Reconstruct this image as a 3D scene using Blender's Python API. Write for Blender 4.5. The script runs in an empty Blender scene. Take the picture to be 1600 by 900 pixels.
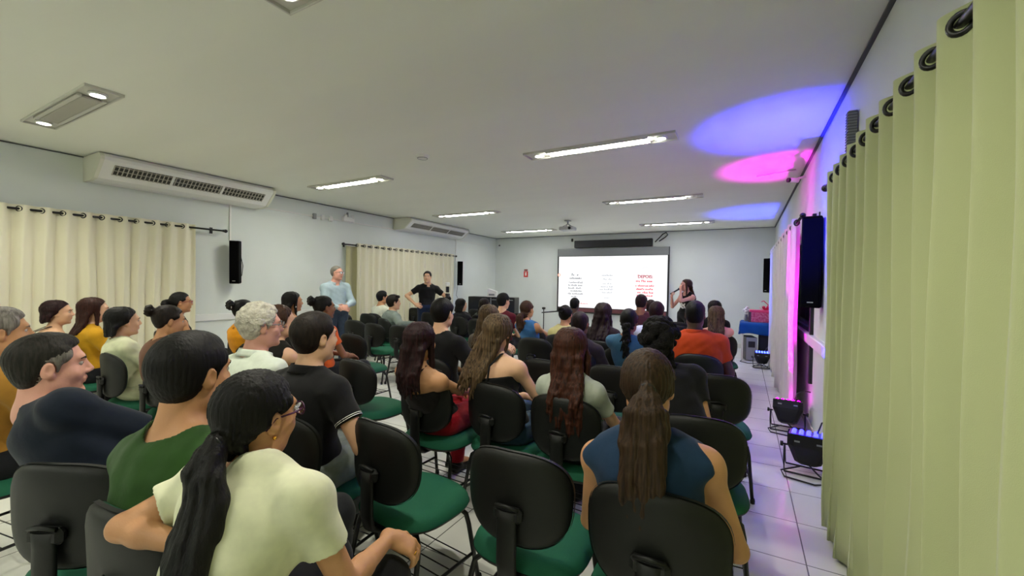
import bpy, math, random
import numpy as np
from math import sin, cos, pi, atan2, radians, sqrt
from mathutils import Matrix, Vector

SC = bpy.context.scene
COL = SC.collection
# ------------------------------------------------------------ camera
YAW, PITCH, ROLL, FPX = .50658609, -.0111249, .0184356, 651.82
CAMZ = 1.45
XL, XR, YB, HC = -6.961, .619, 11.428, 2.877      # left wall, right wall, screen wall, ceiling
YN = -2.6                                        # wall behind the camera
f_ = np.array([-sin(YAW)*cos(PITCH), cos(YAW)*cos(PITCH), sin(PITCH)])
r_ = np.array([cos(YAW), sin(YAW), 0.]); u_ = np.cross(r_, f_)
r_, u_ = r_*cos(ROLL)+u_*sin(ROLL), -r_*sin(ROLL)+u_*cos(ROLL)
cam_d = bpy.data.cameras.new('camera'); cam_d.lens = 36*FPX/1600; cam_d.sensor_width = 36
cam_d.clip_start = .05
cam = bpy.data.objects.new('camera', cam_d); COL.objects.link(cam)
cam.matrix_world = Matrix([[r_[0], u_[0], -f_[0], 0], [r_[1], u_[1], -f_[1], 0], [r_[2], u_[2], -f_[2], CAMZ], [0, 0, 0, 1]])
SC.camera = cam
# ------------------------------------------------------------ world, exposure
SC.view_settings.view_transform = 'Standard'; SC.view_settings.look = 'None'
SC.view_settings.gamma = 1; SC.view_settings.use_curve_mapping = False
SC.view_settings.exposure = .66
W = bpy.data.worlds.new('world'); SC.world = W; W.use_nodes = True
W.node_tree.nodes['Background'].inputs[0].default_value = (.9, 1, .85, 1)
W.node_tree.nodes['Background'].inputs[1].default_value = .05
TUBE_E, SPOT_E, SCREEN_E = 46., 160., .46
PAR_BLUE, PAR_MAG = 1500., 650.

# ------------------------------------------------------------ helpers
def ray(x, y): return ((x-800)*r_-(y-450)*u_)/FPX+f_
O_ = np.array([0, 0, CAMZ])
def atz(x, y, z): d = ray(x, y); return O_+d*(z-CAMZ)/d[2]
def atd(x, y, d): return O_+ray(x, y)*d

def lin(h):
    if isinstance(h, (tuple, list)): return tuple(h)
    h = h.lstrip('#'); c = [int(h[i:i+2], 16)/255 for i in (0, 2, 4)]
    return tuple(v/12.92 if v <= .04045 else ((v+.055)/1.055)**2.4 for v in c)

MATS = {}
def mat(name, col, rough=.6, spec=.5, metal=0, emit=0, noise=0, nscale=20, bump=0, bscale=60, stretch=None, sheen=0, trans=0, alpha=1, coat=0, col2=None):
    if name in MATS: return MATS[name]
    m = bpy.data.materials.new(name); m.use_nodes = True; MATS[name] = m
    nt = m.node_tree; b = nt.nodes['Principled BSDF']; c = lin(col)
    b.inputs['Base Color'].default_value = (*c, 1); b.inputs['Roughness'].default_value = rough
    b.inputs['Specular IOR Level'].default_value = spec; b.inputs['Metallic'].default_value = metal
    if coat: b.inputs['Coat Weight'].default_value = coat
    if sheen: b.inputs['Sheen Weight'].default_value = sheen
    if trans: b.inputs['Transmission Weight'].default_value = trans
    if emit:
        b.inputs['Emission Color'].default_value = (*c, 1); b.inputs['Emission Strength'].default_value = emit
    tc = mp = None
    if noise or bump:
        tc = nt.nodes.new('ShaderNodeTexCoord'); mp = nt.nodes.new('ShaderNodeMapping')
        nt.links.new(tc.outputs['Object'], mp.inputs[0])
        if stretch: mp.inputs['Scale'].default_value = stretch
    if noise:
        n = nt.nodes.new('ShaderNodeTexNoise'); n.inputs['Scale'].default_value = nscale; n.inputs['Detail'].default_value = 4
        nt.links.new(mp.outputs[0], n.inputs['Vector'])
        r = nt.nodes.new('ShaderNodeMapRange'); r.inputs[1].default_value = .3; r.inputs[2].default_value = .7
        nt.links.new(n.outputs[0], r.inputs[0])
        x = nt.nodes.new('ShaderNodeMix'); x.data_type = 'RGBA'
        nt.links.new(r.outputs[0], x.inputs[0])
        c2 = lin(col2) if col2 else tuple(min(1, v*(1+noise)) for v in c)
        c1 = c if col2 else tuple(v*(1-noise) for v in c)
        x.inputs[6].default_value = (*c1, 1); x.inputs[7].default_value = (*c2, 1)
        nt.links.new(x.outputs[2], b.inputs['Base Color'])
    if bump:
        n2 = nt.nodes.new('ShaderNodeTexNoise'); n2.inputs['Scale'].default_value = bscale; n2.inputs['Detail'].default_value = 3
        nt.links.new(mp.outputs[0], n2.inputs['Vector'])
        bp = nt.nodes.new('ShaderNodeBump'); bp.inputs['Strength'].default_value = bump; bp.inputs['Distance'].default_value = .01
        nt.links.new(n2.outputs[0], bp.inputs['Height']); nt.links.new(bp.outputs[0], b.inputs['Normal'])
    return m

class MB:
    """collects shapes that become ONE mesh"""
    def __init__(s): s.v = []; s.f = []; s.m = []; s.sm = []; s.cur = 0; s.smooth = True
    def add(s, vs, fs, smooth=None):
        o = len(s.v); s.v += [tuple(map(float, p)) for p in vs]
        s.f += [tuple(i+o for i in f) for f in fs]; s.m += [s.cur]*len(fs); s.sm += [s.smooth if smooth is None else smooth]*len(fs)
        return s
    def box(s, c, d, bev=0, R=None):
        """centre, full size, bevel"""
        hx, hy, hz = d[0]/2, d[1]/2, d[2]/2; b = min(bev, hx*.99, hy*.99, hz*.99)
        if b <= 0:
            vs = [(x*hx, y*hy, z*hz) for x in (-1, 1) for y in (-1, 1) for z in (-1, 1)]
            fs = [(0, 1, 3, 2), (4, 6, 7, 5), (0, 4, 5, 1), (2, 3, 7, 6), (0, 2, 6, 4), (1, 5, 7, 3)]
        else:
            vs = []; idx = {}
            for sx in (-1, 1):
                for sy in (-1, 1):
                    for sz in (-1, 1):
                        for a in range(3):
                            p = [sx*(hx-b), sy*(hy-b), sz*(hz-b)]; p[a] = (sx*hx, sy*hy, sz*hz)[a]
                            idx[(sx, sy, sz, a)] = len(vs); vs.append(tuple(p))
            fs = []
            def q(ks, ctr):
                P = [np.array(vs[idx[k]]) for k in ks]; n = np.cross(P[1]-P[0], P[2]-P[0])
                f = [idx[k] for k in ks]
                if np.dot(n, ctr) < 0: f.reverse()
                fs.append(tuple(f))
            for a in range(3):
                o = [i for i in range(3) if i != a]
                for sa in (-1, 1):
                    ks = []
                    for (p, r) in ((-1, -1), (1, -1), (1, 1), (-1, 1)):
                        k = [0, 0, 0]; k[a] = sa; k[o[0]] = p; k[o[1]] = r; ks.append((*k, a))
                    ctr = [0, 0, 0]; ctr[a] = sa; q(ks, ctr)
                for p in (-1, 1):
                    for r in (-1, 1):
                        k1 = [0, 0, 0]; k1[a] = -1; k1[o[0]] = p; k1[o[1]] = r; k2 = list(k1); k2[a] = 1
                        ctr = [0, 0, 0]; ctr[o[0]] = p; ctr[o[1]] = r
                        q([(*k1, o[0]), (*k2, o[0]), (*k2, o[1]), (*k1, o[1])], ctr)
            for sx in (-1, 1):
                for sy in (-1, 1):
                    for sz in (-1, 1): q([(sx, sy, sz, 0), (sx, sy, sz, 1), (sx, sy, sz, 2)], (sx, sy, sz))
        vs = np.array(vs)
        if R is not None: vs = vs@np.array(R).T
        return s.add(vs+np.array(c), fs, False)
    def tube(s, pts, r, n=8, cap=True, flat=None):
        pts = [np.array(p, float) for p in pts]; N = len(pts)
        rs = r if isinstance(r, (list, tuple, np.ndarray)) else [r]*N
        vs = []; fs = []; ref = None
        for i, p in enumerate(pts):
            t = pts[min(i+1, N-1)]-pts[max(i-1, 0)]; t = t/(np.linalg.norm(t)+1e-9)
            if ref is None:
                ref = np.array([0, 0, 1.]) if abs(t[2]) < .9 else np.array([1., 0, 0])
                if flat is not None: ref = np.array(flat[2], float)
            a = np.cross(ref, t); a /= np.linalg.norm(a)+1e-9; b = np.cross(t, a); ref = b
            fa, fb = (flat[0], flat[1]) if flat is not None else (1, 1)
            for k in range(n):
                w = 2*pi*k/n; vs.append(p+rs[i]*(fa*cos(w)*a+fb*sin(w)*b))
        for i in range(N-1):
            for k in range(n):
                k2 = (k+1) % n; fs.append((i*n+k, i*n+k2, (i+1)*n+k2, (i+1)*n+k))
        s.add(vs, fs)
        if cap:
            o = len(s.v)-len(vs)
            s.f += [tuple(o+k for k in range(n))[::-1], tuple(o+(N-1)*n+k for k in range(n))]; s.m += [s.cur]*2; s.sm += [False]*2
        return s
    def lathe(s, prof, c, n=20, axis='z', arc=2*pi):
        """prof: (radius, height) list"""
        vs = []; fs = []
        for (r, h) in prof:
            for k in range(n):
                w = 2*pi*k/n; p = (r*cos(w), r*sin(w), h)
                if axis == 'x': p = (p[2], p[0], p[1])
                if axis == 'y': p = (p[1], p[2], p[0])
                vs.append((p[0]+c[0], p[1]+c[1], p[2]+c[2]))
        for i in range(len(prof)-1):
            for k in range(n):
                k2 = (k+1) % n; fs.append((i*n+k, i*n+k2, (i+1)*n+k2, (i+1)*n+k))
        return s.add(vs, fs)
    def torus(s, c, R, r, axis=(0, 0, 1), n=20, m=8):
        ax = np.array(axis, float); ax /= np.linalg.norm(ax)
        a = np.cross(ax, [0, 0, 1.] if abs(ax[2]) < .9 else [1., 0, 0]); a /= np.linalg.norm(a); b = np.cross(ax, a)
        vs = []; fs = []
        for i in range(n):
            w = 2*pi*i/n; e = a*cos(w)+b*sin(w)
            for j in range(m):
                q = 2*pi*j/m; vs.append(np.array(c)+e*(R+r*cos(q))+ax*r*sin(q))
        for i in range(n):
            for j in range(m): fs.append((i*m+j, ((i+1) % n)*m+j, ((i+1) % n)*m+(j+1) % m, i*m+(j+1) % m))
        return s.add(vs, fs)
    def sphere(s, c, r, n=12, m=8):
        r = (r, r, r) if not hasattr(r, '__len__') else r
        vs = [(c[0]+r[0]*sin(pi*(i+.0001)/m)*cos(2*pi*k/n), c[1]+r[1]*sin(pi*(i+.0001)/m)*sin(2*pi*k/n), c[2]-r[2]*cos(pi*i/m)) for i in range(m+1) for k in range(n)]
        fs = [(i*n+k, i*n+(k+1) % n, (i+1)*n+(k+1) % n, (i+1)*n+k) for i in range(m) for k in range(n)]
        return s.add(vs, fs)
    def grid(s, fn, nu, nv, thick=0):
        """fn(u,v)->point, u,v in 0..1"""
        P = [[np.array(fn(i/nu, j/nv), float) for j in range(nv+1)] for i in range(nu+1)]
        vs = [p for row in P for p in row]; w = nv+1
        fs = [(i*w+j, (i+1)*w+j, (i+1)*w+j+1, i*w+j+1) for i in range(nu) for j in range(nv)]
        if thick:
            A = np.array(P); du = np.gradient(A, axis=0); dv = np.gradient(A, axis=1)
            nn = np.cross(du, dv); nn /= np.linalg.norm(nn, axis=2, keepdims=True)+1e-9
            B = A-nn*thick; o = len(vs); vs += [p for row in B for p in row]
            fs += [tuple(o+k for k in f[::-1]) for f in fs]
            for i in range(nu): fs += [(i*w, o+i*w, o+(i+1)*w, (i+1)*w), ((i+1)*w+nv, o+(i+1)*w+nv, o+i*w+nv, i*w+nv)]
            for j in range(nv): fs += [(j+1, o+j+1, o+j, j), (nu*w+j, o+nu*w+j, o+nu*w+j+1, nu*w+j+1)]
        return s.add(vs, fs)
    def mesh(s, name, mats):
        me = bpy.data.meshes.new(name); me.from_pydata(s.v, [], s.f)
        for m in (mats if isinstance(mats, (list, tuple)) else [mats]): me.materials.append(m)
        me.polygons.foreach_set('material_index', s.m); me.polygons.foreach_set('use_smooth', s.sm); me.update()
        return me
    def build(s, name, mats, parent=None): return link(name, s.mesh(name, mats), parent)

def link(name, data, parent=None):
    o = bpy.data.objects.new(name, data); COL.objects.link(o)
    if parent is not None: o.parent = parent
    return o
def tag(o, label, cat, group=None, kind=None):
    o['label'] = label; o['category'] = cat
    if group: o['group'] = group
    if kind: o['kind'] = kind
    return o
def thing(name, label, cat, loc=(0, 0, 0), rz=0, group=None):
    o = bpy.data.objects.new(name, None); COL.objects.link(o); o.empty_display_size = .1
    o.location = tuple(float(v) for v in loc); o.rotation_euler = (0, 0, rz)
    return tag(o, label, cat, group)
def struct(name, mb, m, parent=None):
    o = mb.build(name, m, parent)
    if parent is None: o['kind'] = 'structure'
    return o
def copy_tree(o, parent=None):
    c = o.copy(); COL.objects.link(c)
    if parent is not None: c.parent = parent
    for ch in list(o.children): copy_tree(ch, c)
    return c
# ============================================================ the room
def wall_mat(name, col, bump=.05):
    return mat(name, col, .75, .3, bump=bump, bscale=3, noise=.03, nscale=1.5)
M_wall = wall_mat('wall_paint', '#dbe1dc'); M_ceil = mat('ceiling_paint', '#e9ebe0', .8, .25, noise=.02, nscale=.8, bump=.35, bscale=.9, stretch=(.5, 2.2, 1))
M_white = mat('white_plastic', '#e9e9e4', .4); M_trim = mat('rail_paint', '#e4e6e2', .35, .5)
M_black = mat('black_plastic', '#101112', .38, .5); M_blackm = mat('black_metal', '#0b0b0c', .3, .5)
M_dark = mat('dark_gap', '#1a1b1c', .6); M_alu = mat('aluminium', '#b9bbb9', .35, .5, .8)
M_grey = mat('grey_plastic', '#8c8f90', .45)
# floor: 45 cm pale glossy tiles with grey grout
m = bpy.data.materials.new('floor_tile'); m.use_nodes = True; nt = m.node_tree; b = nt.nodes['Principled BSDF']
tc = nt.nodes.new('ShaderNodeTexCoord'); mp = nt.nodes.new('ShaderNodeMapping'); mp.inputs['Location'].default_value = (-.32+.4515*20, -.405+.4515*20, 0)
br = nt.nodes.new('ShaderNodeTexBrick'); br.offset = 0; br.squash = 1
for k, v in (('Scale', 1), ('Mortar Size', .0035), ('Mortar Smooth', .1), ('Bias', 0), ('Brick Width', .4515), ('Row Height', .4515)): br.inputs[k].default_value = v
br.inputs['Color1'].default_value = (*lin('#e6e7df'), 1); br.inputs['Color2'].default_value = (*lin('#e0e1da'), 1); br.inputs['Mortar'].default_value = (*lin('#6f706c'), 1)
nz = nt.nodes.new('ShaderNodeTexNoise'); nz.inputs['Scale'].default_value = 5; nz.inputs['Detail'].default_value = 5
rg = nt.nodes.new('ShaderNodeMapRange'); rg.inputs[3].default_value = .16; rg.inputs[4].default_value = .32
nt.links.new(tc.outputs['Object'], mp.inputs[0]); nt.links.new(mp.outputs[0], br.inputs['Vector']); nt.links.new(br.outputs[0], b.inputs['Base Color'])
nt.links.new(tc.outputs['Object'], nz.inputs['Vector']); nt.links.new(nz.outputs[0], rg.inputs[0]); nt.links.new(rg.outputs[0], b.inputs['Roughness'])
M_floor = m
cx, cy, wx, wy = (XL+XR)/2, (YN+YB)/2, XR-XL, YB-YN
struct('floor', MB().box((cx, cy, -.06), (wx+.4, wy+.4, .12)), M_floor)
struct('ceiling', MB().box((cx, cy, HC+.05), (wx+.4, wy+.4, .1)), M_ceil)
def wall_with_hole(name, x, th, holes):
    """wall on a plane x with rectangular openings (y0,y1,z0,z1)"""
    mb = MB(); ys = sorted({YN-.2, YB+.2, *[h[0] for h in holes], *[h[1] for h in holes]})
    for a, c in zip(ys, ys[1:]):
        h = [h for h in holes if h[0] <= a and h[1] >= c]
        if h:
            z0, z1 = h[0][2:]
            if z0 > 0: mb.box((x, (a+c)/2, z0/2), (th, c-a, z0))
            mb.box((x, (a+c)/2, (z1+HC)/2), (th, c-a, HC-z1))
        else: mb.box((x, (a+c)/2, HC/2), (th, c-a, HC))
    return struct(name, mb, M_wall)
HL = [(-.6, 2.98, .92, 2.02), (5.95, 8.8, .92, 2.02)]; HR = [(-.3, 3.2, .95, 2.0), (5.35, 9.7, .95, 2.0)]
wall_with_hole('wall_left', XL-.075, .15, HL); wall_with_hole('wall_right', XR+.075, .15, HR)
struct('wall_back', MB().box((cx, YB+.075, HC/2), (wx, .15, HC)), M_wall)
struct('wall_near', MB().box((cx, YN-.075, HC/2), (wx, .15, HC)), M_wall)
M_glass = mat('window_glass', '#0c1014', .05, .5, coat=.3)
n = 1
for x, sg, hs in ((XL, 1, HL), (XR, -1, HR)):
    for (y0, y1, z0, z1) in hs:
        w = struct('window_%d' % n, MB().box((x-sg*.09, (y0+y1)/2, (z0+z1)/2), (.008, y1-y0, z1-z0)), M_glass); n += 1
        fr = MB()
        for yy in (y0+.025, (y0+y1)/2, y1-.025): fr.box((x-sg*.07, yy, (z0+z1)/2), (.05, .05, z1-z0), .004)
        for zz in (z0+.025, z1-.025): fr.box((x-sg*.07, (y0+y1)/2, zz), (.05, y1-y0, .05), .004)
        fr.build('window_frame', M_alu, w)
# rails, baseboard, cove line
struct('trim_1', MB().box((XL+.012, 4.5, .86), (.026, YB+2, .10), .006), M_trim)
struct('trim_2', MB().box((XR-.02, 4.5, .94), (.05, 11.5, .10), .008), M_trim)
struct('trim_3', MB().box((XR-.012, (YN+YB)/2, HC-.012), (.024, wy, .012)), mat('shadow_gap', '#55565a', .8))
struct('trim_4', MB().box((XL+.012, (YN+YB)/2, HC-.010), (.02, wy, .008)), MATS['shadow_gap'])
struct('trim_5', MB().box((cx, YB-.010, HC-.010), (wx, .02, .008)), MATS['shadow_gap'])
struct('baseboard_back', MB().box((cx, YB-.008, .05), (wx, .016, .10), .004), mat('skirting_tile', '#d8d8d2', .25))
struct('baseboard_left', MB().box((XL+.008, cy, .05), (.016, wy, .10), .004), MATS['skirting_tile'])
struct('baseboard_right', MB().box((XR-.008, cy, .05), (.016, wy, .10), .004), MATS['skirting_tile'])
# tall narrow black slot beside the far right curtain
struct('trim_6', MB().box((XR-.015, 5.12, 1.35), (.03, .06, 1.7)), M_dark)

# ------------------------------------------------------------ ceiling lights
M_tube = mat('tube_glow', (1, 1, .86), emit=TUBE_E); M_tubeoff = mat('tube_off', '#a8a69c', .4)
M_tube2 = mat('tube_glow_far', (1, .99, .98), emit=TUBE_E*.62)
M_spot = mat('spot_glow', (1, .98, .9), emit=SPOT_E); M_housing = mat('lamp_housing', '#c9c8c0', .35, .5)
def ceiling_lamp(x, y, label, lit=True, far=False, s1=True, s2=True, L=1.56, watts=0):
    t = thing('ceiling_light', label, 'light fixture', (x, y, HC), 0, 'recessed ceiling lights')
    h = MB()
    h.box((0, -.11, -.008), (L, .012, .028), .002); h.box((0, .11, -.008), (L, .012, .028), .002)
    h.box((-L/2, 0, -.008), (.012, .232, .028), .002); h.box((L/2, 0, -.008), (.012, .232, .028), .002)
    h.box((0, 0, -.002), (L-.02, .21, .006)); h.build('housing', M_housing, t)
    rf = MB().box((0, -.075, -.016), (L*.68, .03, .02), .003); rf.box((0, .075, -.016), (L*.68, .03, .02), .003); rf.build('reflector', M_housing, t)
    MB().box((0, 0, -.018), (L*.66, .115, .018), .004).build('diffuser', (M_tube2 if far else M_tube) if lit else M_tubeoff, t)
    for sx, on in ((-1, s1), (1, s2)):
        s = MB().lathe([(.03, -.004), (.058, -.006), (.058, -.024), (.046, -.026), (.042, -.012), (0.001, -.012)], (sx*L*.41, 0, 0), 20).build('spot_ring', M_white, t)
        MB().lathe([(.001, -.017), (.04, -.017), (.04, -.012)], (sx*L*.41, 0, 0), 16).build('spot_lens', M_spot if on else M_tubeoff, s)
        if watts and on:
            ld = bpy.data.lights.new('spot_bulb', 'SPOT'); ld.energy = watts; ld.color = (1, .95, .80); ld.spot_size = radians(130); ld.spot_blend = .8; ld.shadow_soft_size = .05
            lo = link('spot_bulb', ld, t); lo.location = (sx*L*.41, 0, -.05)
    return t
LX = (-5.08, -1.36); LY = (1.28, 4.17, 7.1, 10.0)
ceiling_lamp(LX[0], -1.7, 'added tube ceiling light, unseen behind the camera on the left')  # unseen fixture, added to brighten the near end of the room
ceiling_lamp(LX[1], -1.7, 'added tube ceiling light, unseen behind the camera on the right')  # its unseen twin, likewise added for more light near the camera
ceiling_lamp(LX[0], LY[0]+.0, 'unlit recessed ceiling light above the near left, only its small spots glow', lit=False, watts=34)
ceiling_lamp(LX[1], LY[0]-.02, 'ceiling light cut by the top edge of the picture, above the front of the crowd', lit=False, watts=34)
ceiling_lamp(LX[0], LY[1], 'lit tube ceiling light on the left between the two air conditioners')
ceiling_lamp(LX[1], LY[1], 'largest lit tube ceiling light, right of centre with a blue glow beside it')
ceiling_lamp(LX[0], LY[2], 'short lit tube ceiling light above the far air conditioner', far=True)
ceiling_lamp(LX[1], LY[2], 'thin lit tube ceiling light right of the hanging projector, nearer of the two', far=True, s2=False)
ceiling_lamp(LX[0], LY[3], 'smallest lit tube ceiling light, left of the hanging projector', far=True)
ceiling_lamp(LX[1], LY[3], 'farthest lit tube ceiling light close to the screen wall on the right', far=True)
t = thing('smoke_detector', 'round white detector disc on the ceiling between the two nearer lit lights', 'detector', (-3.21, 3.64, HC))
MB().lathe([(.001, -.035), (.05, -.033), (.075, -.018), (.08, 0)], (0, 0, 0), 24).build('body', M_white, t)
MB().lathe([(.052, -.0335), (.056, -.036), (.06, -.030)], (0, 0, 0), 24).build('rim', M_grey, t)

# ------------------------------------------------------------ air conditioners
def aircon(y0, y1, label, zb=2.58):
    t = thing('air_conditioner', label, 'air conditioner', (XL, (y0+y1)/2, HC), 0, 'white under-ceiling air conditioners')
    L = y1-y0; D = .52; zl = zb-HC
    prof = [(0, -.01), (D*.93, -.01), (D, -.05), (D, -.09), (D*.62, zl*.93), (D*.4, zl), (0, zl)]
    mb = MB(); mb.smooth = False
    vs = [(x, s*(L/2-.035), z) for s in (-1, 1) for (x, z) in prof]; k = len(prof)
    mb.add(vs, [tuple(range(k))[::-1], tuple(range(k, 2*k))]+[(i, (i+1) % k, k+(i+1) % k, k+i) for i in range(k)]); mb.build('casing', M_white, t)
    for s in (-1, 1):
        e = MB(); e.smooth = False; q = [(x*1.02, z*1.02) for x, z in prof]
        vs = [(x, s*(L/2-.036)+d, z) for d in (0, s*.036) for (x, z) in q]
        e.add(vs, [tuple(range(k)), tuple(range(k, 2*k))]+[(i, (i+1) % k, k+(i+1) % k, k+i) for i in range(k)]); e.build('end_cap', mat('ac_end', '#dcdccb', .45), t)
    # outlet grille on the sloping front face
    a = np.array([D, 0, -.09]); c = np.array([D*.62, 0, zl*.93]); sl = c-a; n_ = np.array([-sl[2], 0, sl[0]]); n_ = n_/np.linalg.norm(n_)
    if n_[0] < 0: n_ = -n_
    R = np.array([sl/np.linalg.norm(sl), [0, 1, 0], n_]).T; g = a+sl*.46
    MB().box(g+n_*.002, (np.linalg.norm(sl)*.52, L*.86, .004), 0, R).build('outlet', mat('outlet_dark', '#3a3a36', .6), t)
    fi = MB(); nf = int(L*20)
    for i in range(nf+1):
        fi.box(g+n_*.007+np.array([0, -L*.43+L*.86*i/nf, 0]), (np.linalg.norm(sl)*.52, .009, .012), 0, R)
    for q in (-.28, 0, .28): fi.box(g+sl*q*.8+n_*.008, (.005, L*.86, .012), 0, R)
    fi.build('grille', mat('grille_fin', '#b3b0a4', .5), t)
    dv = MB()
    for q in (-.145, .145): dv.box(g+n_*.009+np.array([0, L*q, 0]), (np.linalg.norm(sl)*.56, .03, .016), .003, R)
    dv.build('grille_divider', M_white, t)
    return t
aircon(1.88, 3.92, 'large white air conditioner under the ceiling at the near left wall')
aircon(6.95, 9.2, 'far white air conditioner under the ceiling above the second left curtain', 2.62)

# ------------------------------------------------------------ wall speakers
def speaker(loc, rz, sz, label, tilt=0, badge=True):
    t = thing('wall_speaker', label, 'speaker', loc, rz, 'black column speakers'); w, d, h = sz
    R = np.array(Matrix.Rotation(tilt, 3, 'X'))
    MB().box((0, 0, h/2), (w, d, h), .008, R).build('cabinet', mat('speaker_shell', '#060606', .85, .12), t)
    MB().box(np.array((0, -d/2-.004, h/2)), (w*.86, .010, h*.95), .003, R).build('grille_cover', mat('speaker_cloth', '#050505', .9, .08, bump=.3, bscale=400), t)
    MB().box(np.array((0, d/2+.05, h*.85)), (.05, .12, .03), .003, R).build('bracket', M_grey, t)
    MB().box(np.array((0, d/2+.05, h*.2)), (.05, .12, .03), .003, R).build('bracket', M_grey, t)
    if badge: MB().box(np.array((0, -d/2-.011, h*.06)), (w*.3, .003, .008), 0, R).build('badge', M_alu, t)
    return t
speaker((XL+.17, 3.52, 1.37), radians(50), (.13, .15, .65), 'slim black speaker on the left wall right of the near curtain', .05)
speaker((XL+.2, 9.25, 1.37), radians(40), (.14, .16, .65), 'slim black speaker on the left wall past the second curtain')
speaker((XR-.085, 4.62, 1.28), radians(-10), (.15, .15, .82), 'large black speaker on the right wall behind the near curtain edge')
speaker((XR-.14, 10.75, 1.35), radians(-40), (.15, .16, .75), 'black speaker at the far right corner above the gifts')

# ------------------------------------------------------------ conduits and small wall devices
def mesh_thing(name, mb, m, label, cat, group=None): return tag(mb.build(name, m), label, cat, group)
mesh_thing('cable_conduit', MB().box((XL+.012, 3.52, 2.31), (.02, .022, .56), .002).box((XL+.012, 5.7, 2.62), (.02, 4.4, .02), .002), M_white, 'thin white conduit running along the left wall from the near air conditioner', 'conduit')
mesh_thing('cable_conduit', MB().box((XL+.012, 9.3, 2.33), (.02, .022, .6), .002).box((XL+.012, 10.0, 2.6), (.02, 1.5, .016), .002), M_white, 'thin white conduit above the far left speaker', 'conduit')
mesh_thing('speaker_cable', MB().tube([(XL+.02, 3.64, 2.0), (XL+.03, 3.66, 1.85), (XL+.04, 3.70, 1.65), (XL+.05, 3.68, 1.5), (XL+.1, 3.6, 1.42), (XL+.15, 3.56, 1.42)], .006, 6), M_black, 'black cable looping beside the near left wall speaker', 'cable')
mesh_thing('speaker_cable', MB().tube([(XL+.12, 9.27, 1.38), (XL+.05, 9.3, 1.1), (XL+.05, 9.62, .72)], .006, 6), M_grey, 'thin grey cable dropping from the far left speaker', 'cable')
for i, (yy, lb) in enumerate(((4.95, 'small dark wall sensor on the conduit, left end of the row'), (5.12, 'small white junction box beside the dark wall sensor'), (5.3, 'small white junction box next to the emergency lamp'))):
    mb = MB().box((XL+.03, yy, 2.62), (.05, .06, .1), .006)
    mesh_thing('junction_box', mb, M_grey if i == 0 else M_white, lb, 'junction box')
t = thing('emergency_light', 'white twin emergency lamp high on the left wall between the curtains', 'emergency light', (XL, 5.68, 2.66))
MB().box((.05, 0, 0), (.08, .26, .09), .01).build('body', M_white, t); MB().box((.03, 0, .09), (.03, .03, .10), .003).build('bracket', M_grey, t)
for s in (-1, 1): MB().sphere((.075, s*.08, .06), .035).build('lamp_head', M_white, t)
def cctv(loc, rz, label, ext=.13):
    t = thing('security_camera', label, 'camera', loc, rz)
    MB().tube([(0, 0, 0), (0, -.10, 0)], .03, 12).build('camera_body', M_white, t); MB().tube([(0, -.10, 0), (0, -.125, 0)], .027, 12).build('camera_lens', M_black, t)
    MB().tube([(0, .0, .02), (0, .10, .05), (0, ext, .06)], .014, 8).build('bracket', M_white, t)
cctv((XL+.22, YB-.16, 2.62), radians(35), 'small security camera in the far left corner under the ceiling', .21)
cctv((XR-.08, 6.0, 2.74), radians(-60), 'white security camera at the top of the right wall in the pink glow')
mesh_thing('cable_conduit', MB().tube([(XR-.1, 6.0, HC-.012), (XR-.5, 6.15, HC-.012)], .008, 6), M_white, 'short white conduit on the ceiling beside the right wall camera', 'conduit')
mesh_thing('wall_sensor', MB().box((-4.36, YB-.03, 2.73), (.05, .05, .09), .01), M_dark, 'small dark sensor on the screen wall left of the black screen housing', 'sensor')
t = thing('vent_duct', 'grey ribbed vertical duct on the right wall above the near curtain', 'duct', (XR-.03, 3.42, 2.2))
MB().box((0, 0, .2), (.05, .05, .40), .004).build('duct', M_grey, t)
rb = MB()
for i in range(22): rb.box((-.003, 0, .01+i*.018), (.052, .056, .006))
rb.build('ribs', mat('duct_rib', '#5f6266', .5), t)
t = thing('fire_extinguisher_sign', 'small red fire extinguisher sign on the wall left of the screen', 'sign', (-5.86, YB-.006, 1.65))
MB().box((0, 0, .09), (.14, .006, .18)).build('panel', mat('sign_red', '#c8372e', .4), t)
MB().box((0, -.004, .095), (.045, .003, .10), 0).tube([(0, -.005, .145), (.02, -.005, .155)], .008, 6).build('extinguisher_symbol', M_white, t)
MB().box((0, 0, .215), (.12, .006, .05)).build('caption_plate', mat('sign_dark', '#8a4a40', .4), t)

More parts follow.
